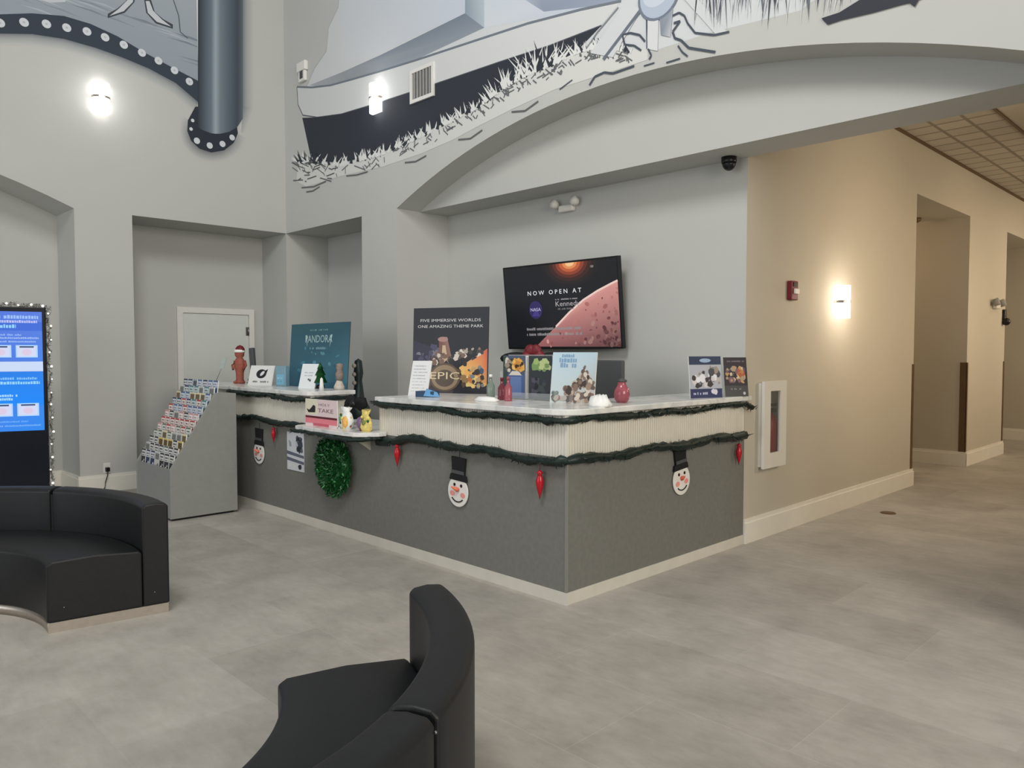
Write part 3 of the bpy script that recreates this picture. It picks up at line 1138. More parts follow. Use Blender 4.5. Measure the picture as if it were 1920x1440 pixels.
# ------------------------------------------------------------ snowman faces
def snowman(loc, rz, label, tilt=0.0):
    t = thing('snowman_decoration', label, 'snowman', loc, rz, 'hanging snowman faces')
    t.rotation_euler = (0, tilt, rz)
    b = BM()
    prism(b, [(.086 * math.cos(2 * PI * i / 28), -.012, .105 * math.sin(2 * PI * i / 28)) for i in range(28)], (0, .010, 0))
    f = obj('face', b, M['snow'], t, 0.003)
    b = BM()
    prism(b, [(-.075, -.016, .075), (.075, -.016, .075), (.066, -.016, .115), (.052, -.016, .12), (.058, -.016, .235), (-.062, -.016, .235), (-.052, -.016, .12), (-.066, -.016, .115)], (0, .014, 0))
    h_ = obj('top_hat', b, M['blackmatt'], t, 0.003)
    b = BM()
    prism(b, [(-.054, -.020, .122), (.054, -.020, .122), (.054, -.020, .145), (-.054, -.020, .145)], (0, .004, 0))
    obj('hat_band', b, M['darkgrey'], h_)
    for x in (-.028, .030):
        b = BM()
        prism(b, [(x + .009 * math.cos(2 * PI * i / 12), -.015, .045 + .011 * math.sin(2 * PI * i / 12)) for i in range(12)], (0, .004, 0))
        obj('eye', b, M['black'], f)
    b = BM()
    lathe(b, [(.017, 0), (.013, .02), (.004, .05), (0, .054)], 12)
    bmesh.ops.rotate(b, verts=b.verts, matrix=Matrix.Rotation(R(60), 3, 'X') @ Matrix.Rotation(R(-20), 3, 'Y'))
    bmesh.ops.translate(b, verts=b.verts, vec=(.0, -.012, .012))
    obj('nose', b, M['orange'], f)
    for x in (-.045, .045):
        b = BM()
        prism(b, [(x + .021 * math.cos(2 * PI * i / 14), -.0135, -.018 + .018 * math.sin(2 * PI * i / 14)) for i in range(14)], (0, .002, 0))
        obj('cheek', b, M['pink'], f)
    b = BM()
    tube(b, [(.058 * math.sin(a_), -.0135, -.012 - .058 * math.cos(a_)) for a_ in [R(-52 + 13 * i) for i in range(9)]], .0045, 6)
    obj('mouth', b, M['black'], f)
    b = BM()
    tube(b, [(0, -.005, .235), (0, -.006, .29)], .0015, 5)
    obj('string', b, M['black'], t)
    for ch in t.children_recursive:
        ch.data.transform(Matrix.Diagonal((1.2, 1, 1, 1)))
    return t


snowman((-3.885, -.004, .545), 0, 'snowman face in black top hat left of the paper sheet on the desk front', R(2))
snowman((-.972, -.004, .555), 0, 'snowman face in black top hat between two red drops on the desk front', R(3))
snowman((.004, 1.195, .610), R(90), 'snowman face in black top hat on the short desk side', R(-6))


# ------------------------------------------------------------ red drops
def drop(loc, label, sc=1.0):
    t = thing('drop_ornament', label, 'ornament', loc, 0, 'red hanging ornaments on the desk')
    b = BM()
    lathe(b, [(0, -.10 * sc), (.006 * sc, -.075 * sc), (0.015 * sc, -.045 * sc), (0.023 * sc, -.01 * sc), (0.024 * sc, .012 * sc), (0.018 * sc, .032 * sc), (.012 * sc, .048 * sc), (.02 * sc, .058 * sc), (.008 * sc, .07 * sc), (0, .072 * sc)], 10)
    obj('bauble', b, M['red'], t)
    b = BM()
    tube(b, [(0, 0, .07 * sc), (.002, 0, .125 * sc)], .002, 5)
    obj('string', b, M['darkred'], t)
    return t


drop((-3.545, -.036, .755), 'red drop ornament between the left snowman and the paper sheet', .85)
drop((-1.635, -.036, .755), 'red drop ornament right of the green wreath')
drop((-.185, -.036, .715), 'red drop ornament on the desk front close to the corner', 1.05)
drop((.036, 1.945, .735), 'red drop ornament at the wall end of the short desk side', 1.0)

# ------------------------------------------------------------ paper sheet on the desk
P0 = (-3.371, .79)
t = thing('printed_sheet', 'black and white printed paper sheet taped to the desk beside the wreath', 'paper', (-3.20, -.004, .62))
b = BM()
bx(b, (-.15, -.002, -.17), (.15, .002, .17))
obj('sheet', b, M['tissue'], t)
a = Art((0, -.002, 0), (1, 0, 0), (0, 0, 1))
a.rect(-.15, -.17, .15, .17, (206, 210, 216))
a.lay()
a.blobs(.0, -.02, .15, .165, [(28, 34, 46), (52, 60, 78), (84, 92, 108), (190, 196, 204)], 60, .018, .042, 5)
a.blobs(-.14, .0, .0, .15, [(206, 210, 214), (150, 158, 170)], 10, .02, .04, 6)
for z in (-.03, -.085):
    a.poly([(-.15, z), (.15, z - .02), (.15, z + .005), (-.15, z + .03)], (92, 100, 116))
a.blobs(.03, -.16, .14, -.1, [(36, 40, 50)], 4, .02, .035, 7)
a.blobs(-.14, -.16, .02, -.1, [(214, 214, 210)], 4, .02, .035, 8)
a.done('print', M['print'], t)

# ------------------------------------------------------------ wreath
t = thing('wreath', 'round bushy green tinsel wreath hung on the desk front', 'wreath', (-2.50, -.004, .575))
rr = random.Random(11)
b = BM()
for mi_, cnt in ((0, 1500), (1, 170)):
    if mi_ == 0:
        lathe(b, [(.02, 0), (.20, 0), (.225, .03), (.19, .075), (.12, .09), (.05, .07), (0, .06)], 28)
        bmesh.ops.rotate(b, verts=b.verts, matrix=Matrix.Rotation(R(90), 3, 'X'))
    for i in range(cnt):
        ph = rr.uniform(0, 2 * PI)
        r_ = .245 * math.sqrt(rr.uniform(.02, 1))
        bulge = .045 + .065 * math.sin(PI * min(1, r_ / .25) ** .8)
        c_ = Vector((r_ * math.cos(ph), -bulge * rr.uniform(.55, 1.1), r_ * math.sin(ph) * 1.02))
        d_ = Vector((rr.uniform(-1, 1) + math.cos(ph) * .5, rr.uniform(-1, .2), rr.uniform(-1, 1) + math.sin(ph) * .5)).normalized()
        s_ = d_.cross(Vector((rr.uniform(-1, 1), rr.uniform(-1, 1), rr.uniform(-1, 1)))).normalized()
        L = rr.uniform(.028, .05)
        wv = .007
        b.faces.new([b.verts.new(q) for q in (c_ - s_ * wv * .4, c_ + d_ * L * .5 - s_ * wv, c_ + d_ * L, c_ + d_ * L * .5 + s_ * wv)]).material_index = mi_
obj('foliage', b, [M['leaf'], M['leaflight']], t)
b = BM()
tube(b, [(0, -.02, .20), (0, -.02, .27)], .003, 5)
obj('hanging_loop', b, M['garland'], t)

# ============================================================ BROCHURE RACK
RX0, RX1, RY0, RY1 = -4.79, -3.94, -.82, -.205
t = thing('brochure_rack', 'grey sloped brochure stand with tiered pockets at the left of the desk', 'brochure rack', ((RX0 + RX1) / 2, (RY0 + RY1) / 2, 0))
ox, oy = (RX0 + RX1) / 2, (RY0 + RY1) / 2
hw = (RX1 - RX0) / 2
prof = [(RY0 - oy, .02), (RY1 - oy, .02), (RY1 - oy, 1.12), (-.40 - oy, 1.13), (RY0 - oy, .46)]
for s_, nm in ((-1, 'side_panel'), (1, 'side_panel')):
    b = BM()
    prism(b, [(s_ * hw, y, z) for y, z in prof], (-s_ * .02, 0, 0))
    obj(nm, b, M['rack'], t, 0.002)
b = BM()
bx(b, (-hw + .02, RY0 - oy + .004, .02), (hw - .02, RY0 - oy + .022, .46))
obj('front_panel', b, M['rack'], t)
b = BM()
bx(b, (-hw + .03, RY0 - oy + .03, 0), (hw - .03, RY1 - oy - .03, .02))
obj('plinth', b, M['black'], t)
b = BM()
bx(b, (-hw + .02, -.40 - oy, 1.10), (hw - .02, RY1 - oy, 1.12))
bx(b, (-hw + .02, RY1 - oy - .02, .02), (hw - .02, RY1 - oy, 1.10))
obj('top_and_back', b, M['rack'], t)
NR = 12
ys = [RY0 + .02 + (RY1 - .20 - RY0) * i / (NR - 1) * .98 for i in range(NR)]
zs = [.46 + (1.12 - .46) * i / (NR - 1) for i in range(NR)]
b = BM()
for y, z in zip(ys, zs):
    bx(b, (-hw + .02, y - oy - .004, z - .10), (hw - .02, y - oy + .033, z - .094))
obj('tier_shelf', b, M['rack'], t)
for i, (y, z) in enumerate(zip(ys, zs)):
    b = BM()
    bx(b, (-hw + .02, y - oy - .006, z - .10), (hw - .02, y - oy - .003, z - .045))
    obj('clear_pocket', b, M['acrylic'], t)
pal = [('navy and white', (46, 58, 92), (214, 218, 222)), ('teal', (88, 132, 142), (196, 214, 214)), ('red and white', (178, 60, 58), (232, 224, 216)), ('pale grey', (198, 198, 190), (120, 124, 122)), ('blue', (78, 104, 150), (206, 214, 224)),
       ('cream', (222, 210, 168), (110, 92, 60)), ('green and white', (96, 116, 92), (220, 224, 214)), ('dark purple', (78, 58, 84), (190, 178, 194)), ('yellow', (214, 190, 96), (92, 70, 40)), ('black and white', (44, 46, 50), (220, 220, 216)), ('pink', (206, 150, 146), (240, 230, 226)), ('silver blue', (150, 166, 178), (80, 92, 104))]
protos = {}
ordn = ['lowest', 'second', 'third', 'fourth', 'fifth', 'sixth', 'seventh', 'eighth', 'ninth', 'tenth', 'eleventh', 'top']
coln = ['leftmost', 'second from left', 'third from left', 'middle', 'third from right', 'second from right', 'rightmost']
rr = random.Random(21)
prefs = [[9, 0, 3], [6, 9, 3], [9, 5, 8], [5, 6, 3], [2, 10, 6], [2, 2, 6], [3, 10, 9], [4, 2, 11], [1, 0, 2], [11, 5, 4], [1, 3, 0], [11, 4, 0]]


def brochure_proto(k):
    nm, c1, c2 = pal[k]
    t = thing('brochure', nm, 'brochure')
    b = BM()
    bx(b, (-.05, -.004, 0), (.05, .004, .215))
    cov = obj('folded_sheet', b, M['tissue'], t)
    a = Art((0, -.004, 0), (1, 0, 0), (0, 0, 1), .0003)
    a.rect(-.05, 0, .05, .215, c1)
    a.lay()
    a.rect(-.044, .145, .044, .20, c2)
    a.blobs(-.045, .02, .045, .14, [c2, c1, tuple(int(v * .6) for v in c1)], 10, .012, .026, k)
    a.lay()
    a.words(-.038, .172, .036, .016, tuple(int(v * .5) for v in c1), k)
    a.words(-.034, .152, .03, .010, tuple(int(v * .6) for v in c1), k + 9)
    a.done('cover_print', M['print'], t)
    return t


def copy_tree(o, loc, rot):
    c = o.copy()
    COL.objects.link(c)
    c.location = loc
    c.rotation_euler = rot
    for ch in list(o.children):
        d = ch.copy()
        COL.objects.link(d)
        d.parent = c
    return c


used = set()
for i, (y, z) in enumerate(zip(ys, zs)):
    for j in range(7):
        k = rr.choice(prefs[i])
        if k not in protos:
            protos[k] = brochure_proto(k)
        x = RX0 + .075 + j * (.70 / 6) + rr.uniform(-.004, .004)
        loc = (x, y + .012, z - .094)
        rot = (R(-6), 0, R(rr.uniform(-1.5, 1.5)))
        if k not in used:
            o = protos[k]
            used.add(k)
            o.location = loc
            o.rotation_euler = rot
        else:
            o = copy_tree(protos[k], loc, rot)
        o['label'] = '%s brochure, %s of the %s tier of the grey rack' % (pal[k][0], coln[j], ordn[i])
        o['group'] = 'brochures in the tiered rack'

# ============================================================ SOFAS
def sector(bm, prof, a0, a1, n):
    rings = []
    for i in range(n + 1):
        a_ = a0 + (a1 - a0) * i / n
        rings.append([bm.verts.new((r_ * math.cos(a_), r_ * math.sin(a_), z)) for r_, z in prof])
    m_ = len(prof)
    for A, B in zip(rings, rings[1:]):
        for q in range(m_):
            bm.faces.new((A[q], A[(q + 1) % m_], B[(q + 1) % m_], B[q])).smooth = True
    bm.faces.new(rings[0][::-1])
    bm.faces.new(rings[-1])


def sofa(cx, cy, a0, a1, label, RO=1.41, RI=.80, th=.14, studs=None):
    t = thing('curved_sofa', label, 'sofa', (cx, cy, 0), 0, 'curved black leather lobby sofas')
    n = 40
    b = BM()
    sector(b, [(RI + .004, 0), (RO - .006, 0), (RO - .006, .055), (RI + .004, .055)], a0 + .004, a1 - .004, n)
    obj('steel_plinth', b, M['steel'], t)
    b = BM()
    sector(b, [(RI, .056), (RO - th - .002, .056), (RO - th - .002, .365), (RO - th - .02, .378), ((RI + RO - th) / 2, .392), (RI + .03, .384), (RI, .366)], a0, a1, n)
    obj('seat', b, M['leather'], t, 0.010, 3)
    mid = (a0 + a1) / 2
    for s0, s1 in ((a0, mid - .008), (mid + .008, a1)):
        b = BM()
        sector(b, [(RO - th, .056), (RO, .056), (RO, .62), (RO - .018, .636), (RO - th / 2, .642), (RO - th + .018, .636), (RO - th, .62)], s0, s1, n // 2)
        obj('backrest', b, M['leather'], t, 0.010, 3)
    b = BM()
    sector(b, [(RO - th + .012, .07), (RO - .012, .07), (RO - .012, .60), (RO - th + .012, .60)], mid - .010, mid + .010, 2)
    obj('seam_filler', b, M['blackmatt'], t)
    for ra, az, zz in studs or ():
        b = BM()
        ball(b, (ra * math.cos(az), ra * math.sin(az), zz), .0045)
        obj('stud', b, M['chrome'], t)
    return t


sofa(-1.745, -3.115, R(81.4), R(171), 'curved black leather sofa on a steel plinth in front of the blue kiosk', studs=[(.88, R(81.35), .13), (1.33, R(81.35), .13)])
sofa(.32, -2.90, R(-16), R(71.5), 'curved black leather sofa in the foreground seen from behind its backrest', studs=[(1.412, R(27.2), .60)])

# ============================================================ KIOSK
kp = onx(88, 700, -5.35)
vd = Vector((CAM.x - kp.x, CAM.y - kp.y, 0)).normalized()
krz = math.atan2(vd.y, vd.x) + PI / 2 - R(4)
KW, KH, KD = .72, 1.93, .10
ku = Vector((math.cos(krz), math.sin(krz), 0))
kc = Vector((kp.x, kp.y, 0)) - ku * (KW / 2)
t = thing('display_kiosk', 'tall black display kiosk with a glowing blue screen at the left edge', 'kiosk', (kc.x, kc.y, 0), krz)
b = BM()
bx(b, (-KW / 2, 0, .03), (KW / 2, KD, KH))
obj('housing', b, M['kiosk'], t, 0.008)
b = BM()
bx(b, (-KW / 2 - .04, -.12, 0), (KW / 2 + .04, KD + .15, .03))
obj('base_plate', b, M['kiosk'], t, 0.006)
a = Art((0, -.001, 0), (1, 0, 0), (0, 0, 1), .0006)
sx0, sx1, sz0, sz1 = -KW / 2 + .03, KW / 2 - .03, .76, 1.885
BLU, BL2 = (72, 122, 232), (0, 136, 255)
a.poly([(sx0, sz0), (sx1, sz0), (sx1, sz1), (sx0, sz1)], [(64, 132, 240), (40, 140, 245), (84, 124, 226), (76, 118, 224)])
a.lay()


def kz(py):
    return 1.885 - (py - 580) / (812 - 580) * (1.885 - .76)


a.rect(sx0, kz(617), sx1, kz(600), (58, 108, 220))
a.poly([(sx0, kz(762)), (sx1, kz(762)), (sx1, kz(697)), (sx0, kz(697))], [(0, 140, 255), (0, 138, 255), (26, 130, 238), (34, 128, 235)])
a.lay()
a.rect(sx0, kz(696), sx1, kz(677), (206, 222, 250))
for py, h_, c_, x1, sd in ((594, .034, (160, 196, 255), .30, 1), (602, .026, (190, 196, 250), .29, 2), (612, .034, (150, 214, 255), .12, 3), (627, .018, (150, 184, 246), .16, 4), (633, .018, (160, 190, 246), .30, 5), (640, .018, (150, 186, 246), .28, 6),
                           (712, .024, (130, 196, 255), .28, 7), (721, .030, (150, 214, 255), .30, 8), (745, .024, (170, 220, 255), .10, 9), (752, .024, (170, 220, 255), .06, 10), (795, .016, (110, 176, 250), .20, 11), (803, .016, (120, 180, 250), .30, 12)):
    if py in (745, 752):
        a.words(-.02, kz(py), x1 + .02, h_, c_, sd, .9)
    else:
        a.words(sx0 + .03, kz(py), x1, h_, c_, sd, .95)
for (za, zb_) in ((669, 645), (783, 758)):
    for x0 in (-.30, -.095, .115):
        a.lay()
        a.rect(x0, kz(za), x0 + .175, kz(zb_), (178, 218, 255))
        a.lay()
        a.rect(x0 + .012, kz(za - 2), x0 + .163, kz(zb_ + 2), (214, 222, 250))
        a.rect(x0 + .03, kz(zb_ + 5), x0 + .145, kz(zb_ + 2), (56, 78, 120))
        a.disc(x0 + .088, kz((za + zb_) / 2 + 2), .04, .03, (224, 206, 232))
a.done('screen', M['screen'], t)
# tinsel round the kiosk
rr = random.Random(5)
path = []
for i in range(30):
    path.append(Vector((-KW / 2 + KW * i / 29, KD * .4 + rr.uniform(-.02, .02), KH + .012 + rr.uniform(-.008, .012))))
for i in range(60):
    path.append(Vector((KW / 2 + .018 + rr.uniform(-.01, .018), KD * .4 + rr.uniform(-.03, .02), KH - (KH - .08) * i / 59)))
mw = Matrix.Translation((kc.x, kc.y, 0)) @ Matrix.Rotation(krz, 4, 'Z')
t = thing('tinsel_garland', 'thin tinsel garland with white bulbs draped over the top and side of the kiosk', 'garland', (kc.x, kc.y, 0), krz)
b = BM()
tube(b, path, .006, 6)
for p in path:
    for k in range(14):
        v = Vector((rr.uniform(-1, 1), rr.uniform(-1, 1), rr.uniform(-1, 1))).normalized()
        s_ = v.cross(Vector((0.3, .5, .8))).normalized() * .004
        q = p + Vector((rr.uniform(-.01, .01), 0, rr.uniform(-.02, .02)))
        b.faces.new([b.verts.new(q + s_), b.verts.new(q - s_), b.verts.new(q + v * rr.uniform(.015, .032))])
obj('strand', b, M['tinsel'], t)
for i in range(0, 90, 4):
    p = path[i]
    b = BM()
    ball(b, p + Vector((rr.uniform(0, .015), -.02, rr.uniform(0, .015))), rr.uniform(.007, .012), seg=8)
    obj('bulb', b, M['fairy'], t)

# ============================================================ TELEVISION
TW, TH = 1.40, .805
t = thing('television', 'wall mounted flat television showing a planet and an opening notice', 'television', (-1.80, 1.929, 1.933), .023)
t.rotation_euler = (R(6.0), 0, .023)
b = BM()
bx(b, (-TW / 2, 0, -TH / 2), (TW / 2, .045, TH / 2))
obj('housing', b, M['black'], t, 0.006)
b = BM()
bx(b, (-.18, .045, -.15), (.18, .12, .15))
obj('wall_bracket', b, M['blackmatt'], t)
a = Art((0, -.0005, 0), (1, 0, 0), (0, 0, 1), .0005)
hx_, hz_ = TW / 2 - .018, TH / 2 - .018
a.rect(-hx_, -hz_, hx_, hz_, (14, 16, 20))
a.lay()


def TVp(px, py):  # photograph pixel inside the panel -> panel coordinates
    tl, tr, br_, bl = (941, 500), (1160, 480), (1167, 655), (955, 655)
    v_ = 0.5
    u_ = 0.5
    for _ in range(20):
        xl = tl[0] + (bl[0] - tl[0]) * v_
        xr = tr[0] + (br_[0] - tr[0]) * v_
        u_ = (px - xl) / (xr - xl)
        yt_ = tl[1] + (tr[1] - tl[1]) * u_
        yb2 = bl[1] + (br_[1] - bl[1]) * u_
        v_ = (py - yt_) / (yb2 - yt_)
    return (min(hx_, max(-hx_, (u_ - .5) * TW)), min(hz_, max(-hz_, (.5 - v_) * TH)))


gx, gz = TVp(1075, 490)
for rad, c_ in ((.30, (20, 18, 22)), (.26, (34, 24, 24)), (.22, (56, 30, 24)), (.18, (92, 40, 28)), (.145, (140, 62, 38)), (.11, (190, 92, 52)), (.075, (226, 140, 84)), (.045, (246, 196, 140))):
    a.poly([(gx + rad * 1.15 * math.cos(PI + PI * i / 18), hz_ - 0.0 + rad * .75 * math.sin(PI + PI * i / 18)) for i in range(19)], c_)
a.lay()
edge = [TVp(*p) for p in ((1012, 650), (1030, 632), (1050, 612), (1075, 585), (1100, 562), (1125, 545), (1150, 531), (1164, 526))]
a.poly(edge + [(hx_, -hz_)], [(150, 92, 92), (168, 104, 102), (196, 128, 122), (206, 140, 130), (214, 150, 140), (220, 158, 148), (222, 160, 150), (216, 150, 142), (84, 54, 62)])
a.lay()
a.line(edge[2:], .018, (236, 206, 196))
rr = random.Random(9)
for i in range(120):
    u_, v_ = rr.random(), rr.random() ** .7
    p = along(edge, u_)
    q = (p[0] + (hx_ - p[0]) * v_, p[1] + (-hz_ - p[1]) * v_)
    r_ = rr.uniform(.006, .022)
    if q[0] + r_ > hx_ or q[1] - r_ < -hz_ or v_ < .08:
        continue
    c_ = rr.choice([(150, 88, 88), (196, 130, 124), (122, 70, 76), (182, 112, 106), (214, 158, 150)])
    sh_ = 1 - .45 * v_
    a.disc(q[0], q[1], r_ * 1.4, r_, tuple(int(v * sh_) for v in c_), 7, rr.uniform(0, 3))
a.lay()
x0, z0 = TVp(995, 552)
x1, z1 = TVp(1097, 546)
a.text('N O W   O P E N   A T', (x0 + x1) / 2, (z0 + z1) / 2 - .005, .042, (238, 238, 240), x1 - x0)
nx, nz = TVp(1011, 580)
a.disc(nx, nz, .085, .085, (46, 38, 92), 26)
a.lay()
a.poly([(nx - .05, nz - .06), (nx + .05, nz - .06), (nx + .005, nz + .02)], (70, 56, 130))
a.text('NASA', nx, nz - .012, .032, (200, 196, 226), .13)
kx, kz_ = TVp(1072, 570)
a.text('Kennedy', kx, kz_ - .012, .048, (176, 170, 172), .29)
a.words(kx - .145, kz_ + .045, kx + .12, .014, (150, 146, 148), 4)
a.words(kx - .12, kz_ - .045, kx + .07, .016, (112, 106, 108), 5)
for (pa, pb, sd) in (((994, 622), (1096, 614), 7), ((992, 632), (1098, 625), 8)):
    xa, za = TVp(*pa)
    xb_, zb2 = TVp(*pb)
    a.words(xa, (za + zb2) / 2, xb_, .026, (142, 138, 140), sd, .85)
px_, pz_ = TVp(1116, 499)
a.disc(px_, pz_, .02, .012, (120, 112, 108), 10)
a.done('screen', M['screen'], t)


# ============================================================ THINGS ON THE COUNTER
def stand(name, label, cat, px0, px1, pyb, pyt, rz, y=None, x=None, lean=8, thick=.008, mback=None, group=None, zb=None):
    """flat board standing on the counter; returns (root, half width, height)"""
    mid = (px0 + px1) / 2
    P = ony(mid, pyb, y) if y is not None else (onx(mid, pyb, x) if x is not None else onz(mid, pyb, ZC))
    P = Vector((P.x, P.y, ZC if zb is None else zb))
    right = Vector((math.cos(rz), math.sin(rz), 0))
    k = m_of(1.0, P)
    # foreshortening of the board's width seen from the camera
    d = (P - CAM).normalized()
    ww = abs((right - d * right.dot(d)).dot(RGT)) or 1
    wd = (px1 - px0) * k / ww
    ht = (pyb - pyt) * k
    t = thing(name, label, cat, P, rz, group)
    b = BM()
    bx(b, (-wd / 2, 0, 0), (wd / 2, thick, ht))
    bmesh.ops.rotate(b, verts=b.verts, matrix=Matrix.Rotation(R(-lean), 3, 'X'))
    obj('board', b, mback or M['tissue'], t)
    if lean > 0:
        b = BM()
        s_ = math.sin(R(lean)) * ht * .7
        prism(b, [(-wd * .12, s_ + thick + .002, ht * .7 * math.cos(R(lean))), (wd * .12, s_ + thick + .002, ht * .7 * math.cos(R(lean))), (wd * .12, s_ + ht * .25, 0), (-wd * .12, s_ + ht * .25, 0)], (0, .004, 0))
        obj('easel_leg', b, mback or M['tissue'], t)
    v = Vector((0, math.sin(R(lean)), math.cos(R(lean))))
    a = Art((0, 0, 0), (1, 0, 0), v, .0005)
    return t, wd / 2, ht, a


# teal poster on the left counter
t, hw_, ht, a = stand('poster', 'teal poster with a pale jagged title behind the left counter', 'poster', 538, 640, 812, 613, 0, y=.53, lean=4, mback=M['darkgrey'], zb=.74)
a.rect(-hw_, 0, hw_, ht * .5, (60, 114, 136))
a.o = a.v * (ht * .45)
ht *= .55
a.poly([(-hw_, 0), (hw_, 0), (hw_, ht), (-hw_, ht)], [(58, 112, 134), (70, 128, 148), (44, 88, 102), (50, 96, 110)])
a.lay()
rr = random.Random(2)
for i in range(26):
    x = rr.uniform(-hw_ * .9, hw_ * .7)
    z = rr.uniform(.0, ht * .55)
    a.disc(x + .03, z + .02, rr.uniform(.02, .05), rr.uniform(.01, .02), rr.choice([(76, 138, 160), (50, 100, 120), (92, 150, 166), (46, 92, 116)]), 9, rr.uniform(-.4, .4))
a.lay()
a.text('PANDORA', 0, ht * .67, ht * .13, (178, 208, 206), hw_ * .92)
for s_ in (-1, 1):
    a.poly([(s_ * hw_ * .46, ht * .80), (s_ * hw_ * .41, ht * .80), (s_ * hw_ * .38, ht * .58)], (178, 208, 206))
a.words(-hw_ * .3, ht * .87, hw_ * .3, ht * .03, (130, 170, 176), 3)
a.words(-hw_ * .3, ht * .55, hw_ * .3, ht * .045, (120, 168, 178), 4)
a.blobs(-hw_ * .35, ht * .44, hw_ * .3, ht * .53, [(96, 156, 168), (60, 110, 128)], 8, .01, .025, 5)
a.done('print', M['print'], t)

# white sign with a black emblem
t, hw_, ht, a = stand('counter_sign', 'white square sign with a round black emblem on the left counter', 'sign', 466, 506, 720, 682, R(12), y=.26, lean=14)
a.rect(-hw_, 0, hw_, ht, (232, 232, 230))
a.lay()
a.disc(0, ht * .58, hw_ * .42, ht * .23, (28, 30, 38), 20)
a.lay()
a.disc(hw_ * .08, ht * .60, hw_ * .20, ht * .09, (226, 226, 226), 14, .6)
a.poly([(hw_ * .2, ht * .72), (hw_ * .5, ht * .82), (hw_ * .42, ht * .6)], (28, 30, 38))
a.words(-hw_ * .7, ht * .14, hw_ * .7, ht * .1, (120, 120, 124), 6)
a.done('print', M['print'], t)

# leaflet holder on the left counter
t, hw_, ht, a = stand('leaflet_holder', 'white leaflet leaning in a holder right of the pale blue block', 'leaflet', 560, 588, 726, 678, R(18), y=.24, lean=16)
a.rect(-hw_, 0, hw_, ht, (226, 232, 234))
a.lay()
a.words(-hw_ * .6, ht * .62, hw_ * .6, ht * .05, (170, 180, 184), 1)
a.words(-hw_ * .6, ht * .5, hw_ * .5, ht * .05, (180, 188, 190), 2)
a.blobs(-hw_ * .2, ht * .25, hw_ * .6, ht * .45, [(180, 196, 190), (70, 80, 84)], 4, .01, .02, 5)
a.done('print', M['print'], t)

# handset behind the sign
P = ony(477, 716, .37)
t = thing('cordless_handset', 'dark upright handset behind the white emblem sign', 'phone', (P.x, P.y, ZC), R(15))
hh = m_of(716 - 648, P)
b = BM()
bx(b, (-.03, -.02, .06), (.03, .02, hh))
bmesh.ops.rotate(b, verts=b.verts, matrix=Matrix.Rotation(R(-5), 3, 'Y'))
obj('receiver', b, M['darkgrey'], t, 0.008)
b = BM()
bx(b, (-.05, -.05, 0), (.05, .05, .06))
obj('cradle', b, M['black'], t, 0.01)

# pale blue acrylic block
P = ony(530, 721, .34)
t = thing('acrylic_block', 'pale blue translucent block beside the white emblem sign', 'display block', (P.x, P.y, ZC), R(20))
k = m_of(1, P)
b = BM()
bx(b, (-12 * k, -.03, 0), (12 * k, .03, 38 * k))
obj('block', b, M['blueacrylic'], t, 0.006)
a = Art((0, -.031, 0), (1, 0, 0), (0, 0, 1), .0004)
a.rect(-9 * k, 3 * k, 9 * k, 22 * k, (120, 178, 204))
a.lay()
a.words(-7 * k, 14 * k, 7 * k, 3 * k, (176, 214, 228), 3)
a.words(-7 * k, 8 * k, 6 * k, 3 * k, (90, 150, 182), 4)
a.done('insert', M['print'], t)

# card on a leaning wire
P = Vector((onz(405, 722, ZC).x, onz(405, 722, ZC).y, ZC))
P = ony(405, 716, .25)
P.z = ZC
t = thing('card_clip', 'small grey card on a thin leaning wire at the left counter end', 'card holder', P, R(30))
k = m_of(1, P)
b = BM()
lathe(b, [(0, 0), (4 * k, 0), (4 * k, .012), (0, .014)], 14)
obj('foot', b, M['chrome'], t)
b = BM()
tube(b, [(0, 0, .01), (8 * k, 0, 18 * k), (13 * k, 0, 28 * k)], .003, 5)
obj('wire', b, M['chrome'], t)
b = BM()
prism(b, [(9 * k, -.003, 26 * k), (18 * k, -.003, 28 * k), (24 * k, -.003, 47 * k), (15 * k, -.003, 46 * k)], (0, .003, 0))
obj('card', b, mat('grey_card', (172, 184, 178), .5), t)

# reddish brown figurine in a red and white cap
P = onz(450, 719, ZC)
t = thing('figurine', 'reddish brown carved figurine in a red and white cap at the left counter end', 'figurine', (P.x, P.y, ZC), R(40))
k = m_of(1, P)
b = BM()
lathe(b, [(0, 0), (9 * k, 0), (9.5 * k, 3 * k), (7 * k, 8 * k), (7.5 * k, 20 * k), (9.5 * k, 30 * k), (10 * k, 40 * k), (8 * k, 45 * k), (5.5 * k, 48 * k), (8.5 * k, 52 * k), (9 * k, 58 * k), (7 * k, 64 * k), (0, 66 * k)], 18, (0, 0, 0), 1, .8)
for s_ in (-1, 1):
    tube(b, [(s_ * 9 * k, 0, 42 * k), (s_ * 12.5 * k, -2 * k, 34 * k), (s_ * 10 * k, -6 * k, 26 * k)], [3.2 * k, 3 * k, 2.4 * k], 8)
    ball(b, (s_ * 6 * k, -3 * k, 2.5 * k), 5 * k, 1, 1.4, .6)
obj('body', b, M['brown'], t)
b = BM()
lathe(b, [(9.6 * k, 58 * k), (10 * k, 60 * k), (9.6 * k, 63 * k), (8.5 * k, 63.5 * k)], 18, (0, 0, 0), 1, .9)
obj('cap_brim', b, M['tissue'], t)
b = BM()
lathe(b, [(9 * k, 62 * k), (8 * k, 66 * k), (5 * k, 70 * k), (0, 72 * k)], 18, (1 * k, 0, 0), 1, .9)
obj('cap', b, M['darkred'], t)

